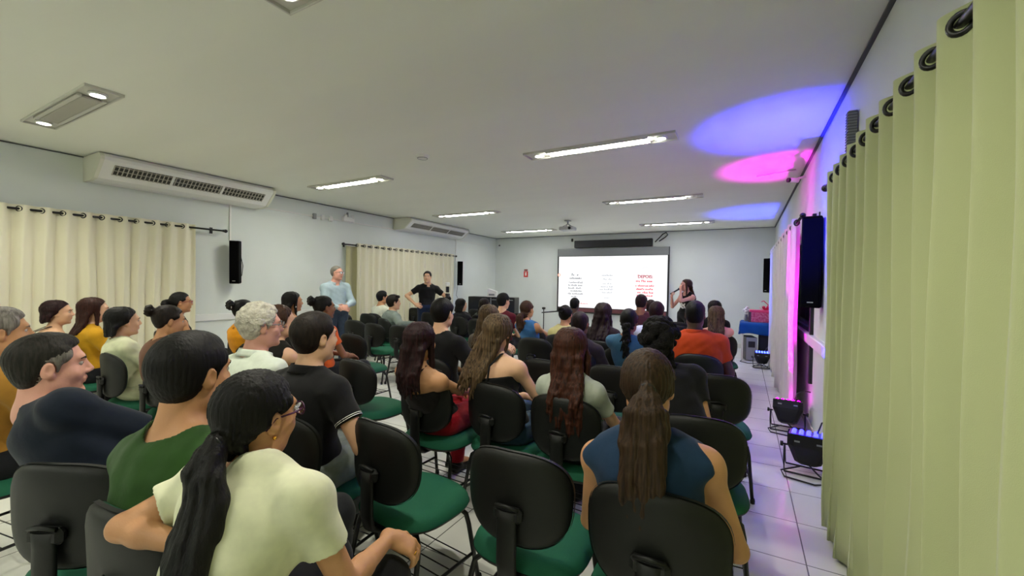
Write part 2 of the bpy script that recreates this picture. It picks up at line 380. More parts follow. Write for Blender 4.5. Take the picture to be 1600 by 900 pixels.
# ------------------------------------------------------------ curtains
def curtain_mat(name, c):
    m = mat(name, c, .9, .15, sheen=.15, bump=.15, bscale=500)
    return m
M_curt = curtain_mat('curtain_cloth', '#c3ca9b'); M_curtL = curtain_mat('curtain_cloth_cream', '#e4e0c6'); M_curtW = curtain_mat('curtain_cloth_white', '#dbd9d2')
def curtain(x, y0, y1, ztop, zbot, lam, amp, m, label, rod=(None, None), seed=1, side=1, name_rod=None, rings=True, sharp=.0, flare=0):
    """eyelet curtain hanging along y on a plane x; side = which way the room lies"""
    rn = random.Random(seed); L = y1-y0; nf = max(1, round(L/lam)); ph = [rn.uniform(-.35, .35) for _ in range(nf+3)]
    zr = ztop-.045
    t = thing('curtain', label, 'curtain', (x, (y0+y1)/2, zbot)); oy = (y0+y1)/2
    nu = nf*22
    def fn(u, v):
        y = y0+u*L; q = u*nf; z = ztop+(zbot-ztop)*v; k = int(q); fr = q-k
        a = ph[k]*(1-fr)+ph[k+1]*fr; w = 2*pi*q+a*min(1, v*2.5)*1.2
        s = sin(w); s = s+sharp*sin(2*w+.6)*min(1, v*4)
        A = amp*(1+.35*v*sin(q*1.7+seed))*(1+.25*sin(q*3.1+v*2))
        y += .018*sin(w*2+1)*v+.03*v*sin(q*.9+seed)+flare*v*(u-.5)
        return (s*A*side+.01*sin(v*9+q)*v, y-oy, z-zbot)
    MB().grid(fn, nu, 24, .004).build('cloth', m, t)
    if rings:
        rg = MB()
        for i in range(nf):
            q = i+.0; y = y0+(q+(.02 if side > 0 else 0))/nf*L; s = 1
            dx = amp*2*pi*nf/L; n_ = np.array([-s*dx*side, 1, 0.]) if True else 0
            n_ = np.array([1.0, -s*side*dx, 0]); n_ /= np.linalg.norm(n_)
            rg = MB(); rg.torus((0, y-oy, zr-zbot), .027, .0085, n_, 20, 8); rg.build('grommet', M_blackm, t)
    a, b_ = rod
    if a is not None:
        r = thing('curtain_rod', name_rod, 'curtain rod', (x, (a+b_)/2, zr)); h = (b_-a)/2
        MB().tube([(0, -h, 0), (0, h, 0)], .013, 12).build('pole', M_blackm, r)
        for s in (-1, 1):
            MB().lathe([(.014, -.03), (.02, -.02), (.014, -.01), (.024, .0), (.026, .02), (.016, .035), (.001, .04)] if s > 0 else [(.001, -.04), (.016, -.035), (.026, -.02), (.024, 0), (.014, .01), (.02, .02), (.014, .03)], (0, s*h, 0), 14, 'y').build('finial', M_blackm, r)
        for yy in (-h+.12, h-.12):
            MB().box((-side*(abs(x-(XL if side > 0 else XR))/2+.005), yy, .0), (abs(x-(XL if side > 0 else XR))+.01, .014, .014), .002).box((-side*(abs(x-(XL if side > 0 else XR))-.005), yy, 0), (.01, .04, .09), .002).build('bracket', M_blackm, r)
    return t
curtain(.49, -1.2, 3.5, 2.205, .02, .193, .032, M_curt, 'floor-length pale green curtain filling the right edge of the picture', (-1.3, 3.62), 3, -1, 'black rod of the near right curtain', sharp=.25)
curtain(XL+.14, -.8, 3.0, 2.20, .12, .165, .03, M_curtL, 'cream eyelet curtain at the left edge of the picture', (-.9, 3.38), 5, 1, 'black rod of the near left curtain', sharp=.2)
curtain(XL+.15, 5.82, 9.04, 2.20, .06, .18, .03, M_curtL, 'cream eyelet curtain behind the two standing men', (5.5, 9.12), 8, 1, 'black rod of the far left curtain', sharp=.2)
curtain(XL+.075, 5.62, 6.1, 2.13, .05, .2, .02, curtain_mat('curtain_lining', '#b8b48c'), 'narrow olive lining curtain at the left side of the far left window', seed=4, rings=False)
curtain(.47, 5.24, 9.6, 2.18, .03, .22, .035, M_curtW, 'white curtain on the far right lit magenta by the floor lights', (4.75, 9.8), 12, -1, 'black rod of the far right curtain', sharp=.2)

# ------------------------------------------------------------ projection screen
t = thing('projection_screen', 'large projection screen showing a white slide on the back wall', 'screen', (0, 0, 0))
x0, x1, zt, zb = -4.77, -1.675, 2.47, .66; ys = YB-.10
M_scr = mat('lit_slide', (.8, .8, .8), .8, emit=SCREEN_E); M_band = mat('screen_band', '#7f8384', .5); M_bord = mat('screen_border', '#17181a', .6)  # projector light is put into the slide as its own emission
MB().box(((x0+x1)/2, ys, (zt+zb)/2), (x1-x0, .012, zt-zb)).build('screen_border', M_bord, t)
MB().box(((x0+x1)/2, ys-.009, 2.365), (x1-x0-.03, .008, .21)).build('top_band', M_band, t)
pz1, pz0 = 2.25, .80
MB().box(((x0+x1)/2, ys-.010, (pz0+pz1)/2), (x1-x0-.09, .008, pz1-pz0)).build('slide', M_scr, t)
MB().box(((x0+x1)/2, ys-.010, .73), (x1-x0-.12, .008, .1)).build('bottom_band', mat('slide_strip', '#6b3a40', .6), t)
MB().tube([(x0-.02, ys, zb), (x1+.02, ys, zb)], .018, 10).build('weight_bar', M_black, t)
def glyphs(cx, z, w, h, m, seed, name='slide_text'):
    """a line of tiny illegible lettering"""
    rn = random.Random(seed); mb = MB(); x = cx-w/2
    while x < cx+w/2:
        cw = h*rn.uniform(.35, .7)
        if rn.random() < .14: x += cw; continue
        hh = h*rn.choice((.6, .6, 1)); st = h*.36
        k = rn.randrange(3)
        mb.box((x, ys-.0155, z+hh/2), (st, .002, hh))
        if k != 1: mb.box((x+cw*.3, ys-.0155, z+hh-st/2), (cw*.6, .002, st))
        if k != 0: mb.box((x+cw*.3, ys-.0155, z+st/2), (cw*.6, .002, st))
        x += cw*1.15
    return mb.build(name, m, t)
def ink(name, c, e): return mat(name, c, .8, emit=e)  # lettering glows too, in place of projected light
I1 = ink('ink_grey', (.20, .21, .24), .5); I2 = ink('ink_pale', (.3, .31, .33), .9); I3 = ink('ink_red', (.7, .05, .08), .4)
k = 0
for (cxp, sc, ink_, rows) in ((-4.2, 1, I1, ((1.70, .22, .07), (1.61, .36, .05), (1.49, .40, .045), (1.41, .42, .045), (1.33, .42, .045), (1.25, .36, .04), (1.17, .44, .045), (1.09, .26, .03))),
                              (-3.28, 1, I2, ((1.70, .30, .05), (1.59, .22, .045), (1.47, .24, .045), (1.39, .34, .04), (1.31, .40, .045), (1.23, .32, .04), (1.08, .14, .035))),
                              (-2.27, 1, I3, ((1.55, .46, .055), (1.43, .48, .05), (1.34, .44, .05), (1.25, .42, .05), (1.17, .40, .045)))):
    for (z, w, h) in rows: glyphs(cxp, z, w, h, ink_, 10+k); k += 1
glyphs(-3.95, .90, .25, .03, I3, 77)
fc = bpy.data.curves.new('slide_heading', 'FONT'); fc.body = 'DEPOIS:'; fc.size = .11; fc.align_x = 'CENTER'; fc.extrude = .001; fc.offset = .004
fc.materials.append(ink('ink_dusty', (.35, .08, .1), .5)); fo0 = bpy.data.objects.new('tmp', fc); COL.objects.link(fo0); bpy.context.view_layer.update(); hm_ = bpy.data.meshes.new_from_object(fo0.evaluated_get(bpy.context.evaluated_depsgraph_get())); bpy.data.objects.remove(fo0); fo = link('slide_heading', hm_, t); fo.location = (-2.27, ys-.016, 1.655); fo.rotation_euler = (pi/2, 0, 0)
MB().torus((-2.27, ys-.015, 1.87), .075, .004, (0, 1, 0), 24, 4).build('slide_ring', I2, t)
ar = MB()
for q in range(3): ar.tube([(-2.62, ys-.015, 1.66+q*.03), (-2.50, ys-.015, 1.69+q*.028), (-2.44, ys-.015, 1.74+q*.012)], .004, 4)
ar.build('slide_strokes', mat('ink_rose', (.7, .4, .42), .8, emit=.6), t)
MB().torus((-4.71, ys-.015, 1.72), .035, .012, (0, 1, 0), 12, 4).build('slide_ring', ink('ink_orange', (.8, .35, .25), .6), t)
t = thing('screen_housing', 'black rectangular housing on the wall above the projection screen', 'screen housing', (-3.19, YB, 2.60))
MB().box((0, -.06, 0), (2.15, .12, .20), .01).build('casing', mat('housing_black', '#1b1c20', .5), t)
MB().box((0, -.122, -.07), (2.0, .006, .02)).build('slot', M_black, t)
mesh_thing('hanging_cable', MB().tube([(-2.05, YB-.06, 2.60), (-1.95, YB-.07, 2.70), (-1.86, YB-.06, 2.80), (-1.78, YB-.05, 2.84), (-1.74, YB-.05, 2.78), (-1.80, YB-.05, 2.72), (-1.95, YB-.05, 2.62)], .014, 6), M_black, 'black cable loop hanging beside the screen housing', 'cable')
# projector
t = thing('projector', 'white projector hanging from the ceiling in front of the screen', 'projector', (-3.46, 8.75, 0))
MB().tube([(0, 0, HC), (0, 0, 2.80)], .018, 10).box((0, 0, HC-.01), (.12, .12, .02), .004).build('mount', M_grey, t)
for s in ((-1, -1), (1, -1), (1, 1), (-1, 1)): MB().tube([(0, 0, 2.80), (s[0]*.09, s[1]*.07, 2.735)], .007, 6).build('mount_arm', M_grey, t)
MB().box((0, 0, 2.69), (.33, .26, .085), .018).build('body', mat('projector_shell', '#b7b9b8', .4), t)
MB().tube([(.09, -.12, 2.69), (.09, -.145, 2.69)], .032, 14).build('rear_port', M_dark, t); MB().tube([(-.09, .12, 2.69), (-.09, .15, 2.69)], .035, 14).build('lens', M_black, t)

# ------------------------------------------------------------ LED floor lights
def par(loc, rz, tilt, label, col, name, power, size=1.0, lit=True, spot=38, aim=None):
    t = thing('stage_light', label, 'stage light', loc, rz, 'black LED stage lights'); t.scale = (size,)*3
    R = np.array(Matrix.Rotation(tilt, 3, 'X')); c = np.array([0, 0, .20])
    def tr(p): return R@np.array(p)+c
    b_ = MB(); b_.smooth = False
    sec = [(.105, .09, -.11, .05), (.105, .09, -.02, .05), (.13, .10, .0, .05), (.14, .105, .12, .05)]
    def ring(hx, hy, z):
        c8 = .3; return [(-hx, -hy*(1-c8), z), (-hx*(1-c8), -hy, z), (hx*(1-c8), -hy, z), (hx, -hy*(1-c8), z), (hx, hy*(1-c8), z), (hx*(1-c8), hy, z), (-hx*(1-c8), hy, z), (-hx, hy*(1-c8), z)]
    rings = [ring(.055, .05, -.12), ring(.085, .075, -.10), ring(.12, .095, -.01), ring(.135, .10, .02), ring(.135, .10, .11)]
    vs = [tr(p) for r in rings for p in r]; fs = [tuple(range(8))[::-1]]+[(i*8+k, i*8+(k+1) % 8, i*8+8+(k+1) % 8, i*8+8+k) for i in range(4) for k in range(8)]
    b_.add(vs, fs); b_.build('lamp_body', mat('par_black', '#08080a', .45, .4), t)
    MB().box(tr((0, 0, .108)), (.25, .18, .006), 0, R).build('front_plate', mat(name+'_plate', tuple(v*.10+.01 for v in col), .3, emit=.6 if lit else 0), t)
    for i in range(5):
        for j in range(3): MB().lathe([(.014, 0), (.014, .006), (.001, .011)], (0, 0, 0), 10).mesh
    le = []
    for i in range(5):
        for j in range(3):
            m_ = MB().sphere(tr(((i-2)*.047, (j-1)*.052, .113)), .016, 8, 6); m_.build('led', mat(name+'_led', col, emit=9 if lit else 0), t)
    for i in range(2):
        MB().box(tr(((i*2-1)*.07, -.103, .06)), (.035, .004, .012), 0, R).build('vent_slot', M_grey, t)
    for s in (-1, 1):
        MB().tube([tr((s*.135, 0, 0)), tr((s*.185, 0, 0))], .008, 8).tube([tr((s*.165, 0, 0)), tr((s*.185, 0, 0))], .02, 10).build('tilt_knob', M_black, t)
    for dy in (-.09, .10):
        MB().tube([(-.155, 0, .2), (-.155, dy*.4, .10), (-.15, dy, .015), (.15, dy, .015), (.155, dy*.4, .10), (.155, 0, .2)], .008, 6).build('yoke', M_black, t)
    MB().tube([(.0, -.06, .10), (.06, -.12, .06), (.13, -.16, .012), (.05, -.22, .01), (-.14, -.19, .01), (-.17, -.1, .02), (-.05, -.04, .06)], .0065, 6).build('power_cable', M_black, t)
    MB().tube([(.05, .02, .3), (.08, .06, .40), (.14, .1, .43), (.2, .12, .42)], .006, 6).build('signal_cable', M_black, t)
    if lit:
        ld = bpy.data.lights.new(name, 'SPOT'); ld.energy = power; ld.color = col; ld.spot_size = radians(spot); ld.spot_blend = 1; ld.shadow_soft_size = .05
        lo = bpy.data.objects.new('beam', ld); COL.objects.link(lo)
        d = Vector(aim)-Vector(loc)-Vector((0, 0, .33)); lo.location = Vector(loc)+Vector((0, 0, .36))
        lo.rotation_euler = d.to_track_quat('-Z', 'Y').to_euler(); lo.parent = t; lo.matrix_parent_inverse = Matrix.LocRotScale(Vector(loc), Matrix.Rotation(rz, 3, 'Z').to_quaternion(), Vector((size,)*3)).inverted()
    return t
par((.47, 3.98, 0), radians(-8), radians(-4), 'nearest black stage light on the floor, its LEDs glowing blue', (.02, .02, 1), 'blue_near', PAR_BLUE, 1.0, True, 38, (.33, 4.4, HC))
par((.42, 5.08, 0), radians(-6), radians(-24), 'black stage light on the floor in front of the magenta lit curtain', (1, .0, .9), 'magenta', PAR_MAG, .95, True, 33, (.36, 5.85, HC))
par((.32, 8.85, 0), radians(0), radians(5), 'small black stage light on the floor under the gift table', (.03, .05, 1), 'blue_far', PAR_BLUE*.35, .9, True, 50, (.28, 9.15, HC))

# ------------------------------------------------------------ gift table, right
M_blue = mat('blue_cloth', '#12509a', .8, .2, sheen=.1, bump=.2, bscale=8)
t = thing('gift_table', 'white table with gifts near the far right corner', 'table', (.28, 10.1, 0))
MB().box((0, 0, .715), (.62, .8, .03), .004).build('table_top', M_white, t)
for sx in (-1, 1):
    for sy in (-1, 1): MB().box((sx*.28, sy*.37, .35), (.045, .045, .70), .004).build('leg', M_white, t)
MB().box((0, -.38, .66), (.56, .02, .08)).build('apron', M_white, t)
def cloth_fn(cx, cy, hx, hy, z, drop, seed):
    rn = random.Random(seed)
    def fn(u, v):
        X = (u*2-1)*(hx+drop); Y = (v*2-1)*(hy+drop); ex = max(0, abs(X)-hx); ey = max(0, abs(Y)-hy)
        e = max(ex, ey); x = max(-hx, min(hx, X)); y = max(-hy, min(hy, Y)); a = .018*sin(u*31+v*17)*e/drop
        sx = (1 if X > 0 else -1)*min(.02+a, ex*.5) if ex else 0; sy = (1 if Y > 0 else -1)*min(.02+a, ey*.5) if ey else 0
        return (cx+x+sx, cy+y+sy, z-e*(.94+.06*sin(u*13+v*9)))
    return fn
mb = MB().grid(cloth_fn(.28, 10.1, .315, .405, .742, .24, 2), 40, 40, .004)
tag(mb.build('tablecloth', M_blue), 'royal blue cloth over the gift table', 'tablecloth')
M_gift = mat('gift_pink', '#d81b62', .4, noise=.6, nscale=28, col2='#f58aa8'); M_bow = mat('bow_pink', '#ef3f74', .35)
t = thing('gift_box', 'pink patterned gift box with a bow on the blue table', 'gift box', (.33, 10.05, .745))
MB().box((0, 0, .11), (.40, .28, .22), .008).build('box', M_gift, t); MB().box((0, 0, .225), (.42, .30, .05), .008).build('lid', M_bow, t)
bw = MB()
for a in range(6):
    w = a*pi/3; bw.tube([(.08, 0, .25), (.08+.07*cos(w), .07*sin(w), .33), (.08+.11*cos(w), .11*sin(w), .30), (.08+.05*cos(w), .05*sin(w), .25)], .02, 6, flat=(1, .3, (0, 0, 1)))
bw.tube([(.1, 0, .25), (.12, 0, .36), (.04, 0, .44), (.0, 0, .42)], .03, 6, flat=(1, .35, (0, 0, 1))); bw.build('bow', M_bow, t)
t = thing('flower_vase', 'small vase of white flowers left of the pink gift box', 'vase', (.06, 10.15, .745))
MB().lathe([(.03, 0), (.045, .05), (.03, .12), (.035, .14)], (0, 0, 0), 14).build('vase', M_grey, t)
for (a, b_, c_) in ((0, 0, .25), (.04, .02, .22), (-.04, 0, .23), (0, -.05, .2), (.02, .04, .28)): MB().sphere((a, b_, c_), .033, 8, 6).tube([(a, b_, c_), (a*.3, b_*.3, .12)], .003, 5).build('flower', M_white, t)
tag(MB().box((.125, 10.0, .85), (.05, .2, .21), .004).build('gift_bag', mat('bag_dark', '#5a4148', .5)), 'narrow dark gift bag between the vase and pink box', 'bag')
t = thing('computer_tower', 'silver and black computer tower on the floor under the gift table', 'computer', (.12, 9.72, 0), .2)
MB().box((0, 0, .24), (.20, .42, .46), .01).build('case', M_blackm, t); MB().box((0, -.215, .24), (.19, .02, .45), .006).build('front_panel', M_grey, t); MB().box((0, -.228, .33), (.12, .006, .12), .003).build('drive_bay', M_dark, t)
tag(MB().box((.42, 9.95, .26), (.26, .36, .5), .015).box((.42, 9.765, .30), (.2, .01, .3), .004).build('subwoofer', mat('sub_black', '#141720', .5)), 'black subwoofer box under the gift table beside the tower', 'speaker')
tag(MB().tube([(0., 9.5, .01), (-.03, 9.3, .01), (.1, 9.15, .01), (.25, 9.2, .01), (.35, 9.05, .01)], .008, 6).build('floor_cable', M_black), 'black cable lying on the floor under the gift table', 'cable')

# ------------------------------------------------------------ equipment table, far left
t = thing('equipment_table', 'low table with blue cloth in the far left corner', 'table', (-5.85, 8.9, 0))
MB().box((0, 0, .60), (1.7, .9, .03), .004).build('table_top', M_white, t)
for sx in (-1, 1):
    for sy in (-1, 1): MB().box((sx*.8, sy*.4, .29), (.045, .045, .58), .004).build('leg', M_white, t)
MB().box((0, -.44, .40), (1.66, .015, .35)).build('front_panel', M_white, t)
tag(MB().grid(cloth_fn(-5.85, 8.9, .86, .46, .622, .06, 6), 30, 30, .004).build('tablecloth', mat('blue_cloth_bright', '#1f6fd0', .8, .2)), 'bright blue cloth over the far left table', 'tablecloth')
t = thing('equipment_case', 'wide black case standing behind the far left blue table', 'case', (-6.0, 9.78, 0), radians(10))
MB().box((0, 0, .80), (1.35, .4, .54), .012).box((0, 0, .3), (1.3, .38, .6), .01).build('shell', M_black, t)
MB().box((.0, -.205, .80), (.02, .012, .5)).box((.33, -.205, 1.0), (.6, .012, .02)).build('edge_trim', M_grey, t)
t = thing('tissue_dispenser', 'white box shaped device on top of the black case', 'device', (-6.05, 9.80, 1.07), .3)
mb = MB(); mb.smooth = False
mb.add([(-.13, -.1, 0), (.13, -.1, 0), (.13, .1, 0), (-.13, .1, 0), (-.11, -.09, .22), (.13, -.09, .15), (.13, .09, .15), (-.11, .09, .22)], [(3, 2, 1, 0), (4, 5, 6, 7), (0, 1, 5, 4), (1, 2, 6, 5), (2, 3, 7, 6), (3, 0, 4, 7)]); mb.build('body', M_white, t)
MB().box((.0, -.101, .06), (.16, .004, .05)).build('front_slot', M_grey, t)
t = thing('tripod_stand', 'black stand with a short arm left of the screen bottom', 'stand', (-3.72, 8.6, 0))
MB().tube([(-.22, 0, .0), (-.22, 0, .92)], .012, 8).build('pole', M_blackm, t); MB().tube([(-.27, 0, .80), (.22, .1, .86)], .014, 8).build('arm', M_blackm, t)
MB().box((-.22, 0, .9), (.07, .06, .05), .01).build('clamp', M_blackm, t)
for k in range(3): MB().tube([(-.22, 0, .35), (-.22+.3*cos(k*2.1), .3*sin(k*2.1), .01)], .009, 6).build('leg', M_blackm, t)
# ============================================================ chairs
M_green = mat('green_upholstery', '#1d5e45', .75, .25, noise=.10, nscale=300, bump=.25, bscale=900)
M_shell = mat('chair_shell', '#0e100e', .5, .35, bump=.12, bscale=700); M_leg = mat('chair_leg', '#0c0d0d', .33, .5)
def pad(w, h, prof, n_s=2.6, na=44, bend=0, taper=0, plane='xz', nr=7):
    """superellipse cushion; prof(s)->(front offset, back offset); returns verts/faces front side and back side"""
    V = []; 
    for j in range(nr+1):
        s = sin(pi/2*j/nr)
        for k in range(na):
            a = 2*pi*k/na; ca, sa = cos(a), sin(a)
            x = (abs(ca)**(2/n_s))*(1 if ca >= 0 else -1)*w/2*s; z = (abs(sa)**(2/n_s))*(1 if sa >= 0 else -1)*h/2*s
            V.append((x*(1+taper*z/h), z, s))
    return V, [(j*na+k, j*na+(k+1) % na, (j+1)*na+(k+1) % na, (j+1)*na+k) for j in range(nr) for k in range(na)]
def make_chair():
    t = thing('conference_chair', 'x', 'chair', (0, 0, 0), 0, 'black and green conference chairs')
    # backrest: local y back = -.21, leaning back; concave towards the sitter
    def bp(x, z, off):
        lean = -.205-.20*(z+.17)*.35; y = lean+bend_y(x, z)+off
        return (x, y, .675+z)
    def bend_y(x, z): return 1.15*x*x*(1+.5*z/.17*.3)-.25*(z-.02)**2
    w, h = .425, .345
    V, F = pad(w, h, None, 2.75, taper=.06)
    sh = MB(); sh.add([bp(x, z, -.030*sqrt(max(0, 1-s**6))-.0) for x, z, s in V], F)           # black back shell
    V2, F2 = pad(w+.006, h+.006, None, 2.75, taper=.06, nr=1)
    na = 44; rim = [bp(x, z, o) for o in (-.004, .010) for (x, z, s) in V2[na:]]
    sh.add(rim, [(k, (k+1) % na, na+(k+1) % na, na+k) for k in range(na)]); back = sh.build('backrest', M_shell, t)
    cu = MB(); V3, F3 = pad(w-.004, h-.002, None, 2.75, taper=.06)
    cu.add([bp(x, z, .008+.034*(max(0, 1-s**5))**.5) for x, z, s in V3], [f[::-1] for f in F3]); cu.build('back_cushion', M_green, t)
    # mounting plate and sleeved bar
    p = MB().tube([(0, -.265, .652), (0, -.262, .60), (0, -.262, .54), (0, -.262, .46), (0, -.250, .405), (0, -.20, .372), (0, -.08, .366), (0, .02, .37)], .04, 10, flat=(1, .38, (0, 1, 0)))
    p.build('support_bar', M_shell, t)
    q = MB().box((0, -.255, .635), (.115, .035, .055), .014).tube([(-.045, -.268, .66), (0, -.274, .668), (.045, -.268, .66)], .007, 6)
    br_ = q.build('mounting_bracket', M_shell, back)
    # seat
    def sp(x, y, z): return (x, y+.01, z-.04*max(0, (y-.12)/.12)**2*.4)
    V, F = pad(.47, .45, None, 2.9, taper=-.04)
    se = MB(); se.add([sp(x, y, .405+.057*(max(0, 1-s**7))**.5+.004*cos(x*7)) for x, y, s in V], F); se.build('seat', M_green, t)
    V, F = pad(.474, .454, None, 2.9, taper=-.04)
    un = MB(); un.add([sp(x, y, .407-.032*(max(0, 1-s**6))**.5) for x, y, s in V], [f[::-1] for f in F]); un.build('seat_pan', M_shell, t)
    for sx in (-1, 1):
        for sy in (-1, 1):
            lg = MB().tube([(sx*.10, sy*.11, .378), (sx*.165, sy*.135, .374), (sx*.195, sy*.15, .35), (sx*.205, sy*.16, .30), (sx*.225, sy*.215, .012)], .0115, 10).build('leg', M_leg, t)
            MB().lathe([(.001, 0), (.015, 0), (.016, .02), (.0125, .035)], (sx*.226, sy*.218, 0), 10).build('foot_cap', M_leg, lg)
    for sx in (-1, 1): MB().tube([(sx*.212, -.187, .15), (sx*.212, .187, .15)], .008, 8).build('side_rail', M_leg, t)
    MB().tube([(-.13, .13, .372), (.13, .13, .372)], .011, 8).tube([(-.13, -.12, .372), (.13, -.12, .372)], .011, 8).build('seat_frame', M_leg, t)
    wr = MB()
    for k in range(6): wr.tube([(-.212, -.15+k*.06, .152), (.212, -.15+k*.06, .152)], .0032, 5)
    wr.build('book_rack', M_leg, t)
    return t
CH0 = make_chair(); CH0_used = [False]
def chair_at(x, y, rz, label, fixed=True):
    if not CH0_used[0]: c = CH0; CH0_used[0] = True
    else: c = copy_tree(CH0)
    c.location = (float(x), float(y), 0); c.rotation_euler = (0, 0, rz); c['label'] = label; return c
def chair_px(px, py, rz, label, z=.845):
    p = atz(px, py, z); x, y = p[0]+.23*(-sin(rz)), p[1]+.23*cos(rz)     # top of the backrest sits .23 behind the seat centre
    return chair_at(x, y, rz, label)
EMPTY = [
 ((800, 706), 2, 'empty chair at the bottom centre, nearest of all the empty chairs'),
 ((585, 660), -6, 'empty chair with a large green seat beside the glasses-wearing woman in the white tee'),
 ((1122, 586), 6, 'empty chair by the aisle behind the man in orange, its seat visible'),
 ((548, 562), -4, 'empty chair with green seat right of the man in the black polo shirt'),
 ((545, 522), 0, 'empty chair right behind the woman in the orange top'),
 ((580, 505), -4, 'empty chair with a green seat in the gap left of centre, fully visible back'),
 ((572, 490), 2, 'empty chair far left in front of the cream curtain, left of the man in white'),
 ((622, 508), 3, 'empty chair left of the woman with long dark red hair, its legs visible'),
 ((647, 481), 0, 'empty chair in front of the photographer in black by the curtain'),
 ((668, 488), 0, 'empty chair just right behind the man in the grey jacket'),
 ((550, 500), 4, 'empty chair on the left in front of the woman in orange'),
 ((533, 489), 0, 'empty chair near the feet of the man in the light blue shirt'),
 ((720, 486), 0, 'empty chair in front of the woman with the dark bob'),
 ((741, 483), 0, 'empty chair far away beside the equipment table, mostly hidden'),
 ((745, 498), 3, 'empty chair left of the woman with ash blond hair'),
 ((845, 562), 0, 'empty chair between the woman in the black strap top and the red-haired woman'),
 ((832, 528), 2, 'empty chair right of the two women with long ash hair'),
 ((955, 572), -2, 'empty chair right in front of the long red haired woman'),
 ((1056, 503), 0, 'empty chair in front of the woman speaking, farther one of the pair'),
 ((1058, 509), 0, 'empty chair in front of the woman speaking, nearer one of the pair'),
 ((812, 489), 0, 'empty chair between the man in maroon and the woman in blue'),
]
for (p, a, lb) in EMPTY: chair_px(p[0], p[1], radians(a), lb)
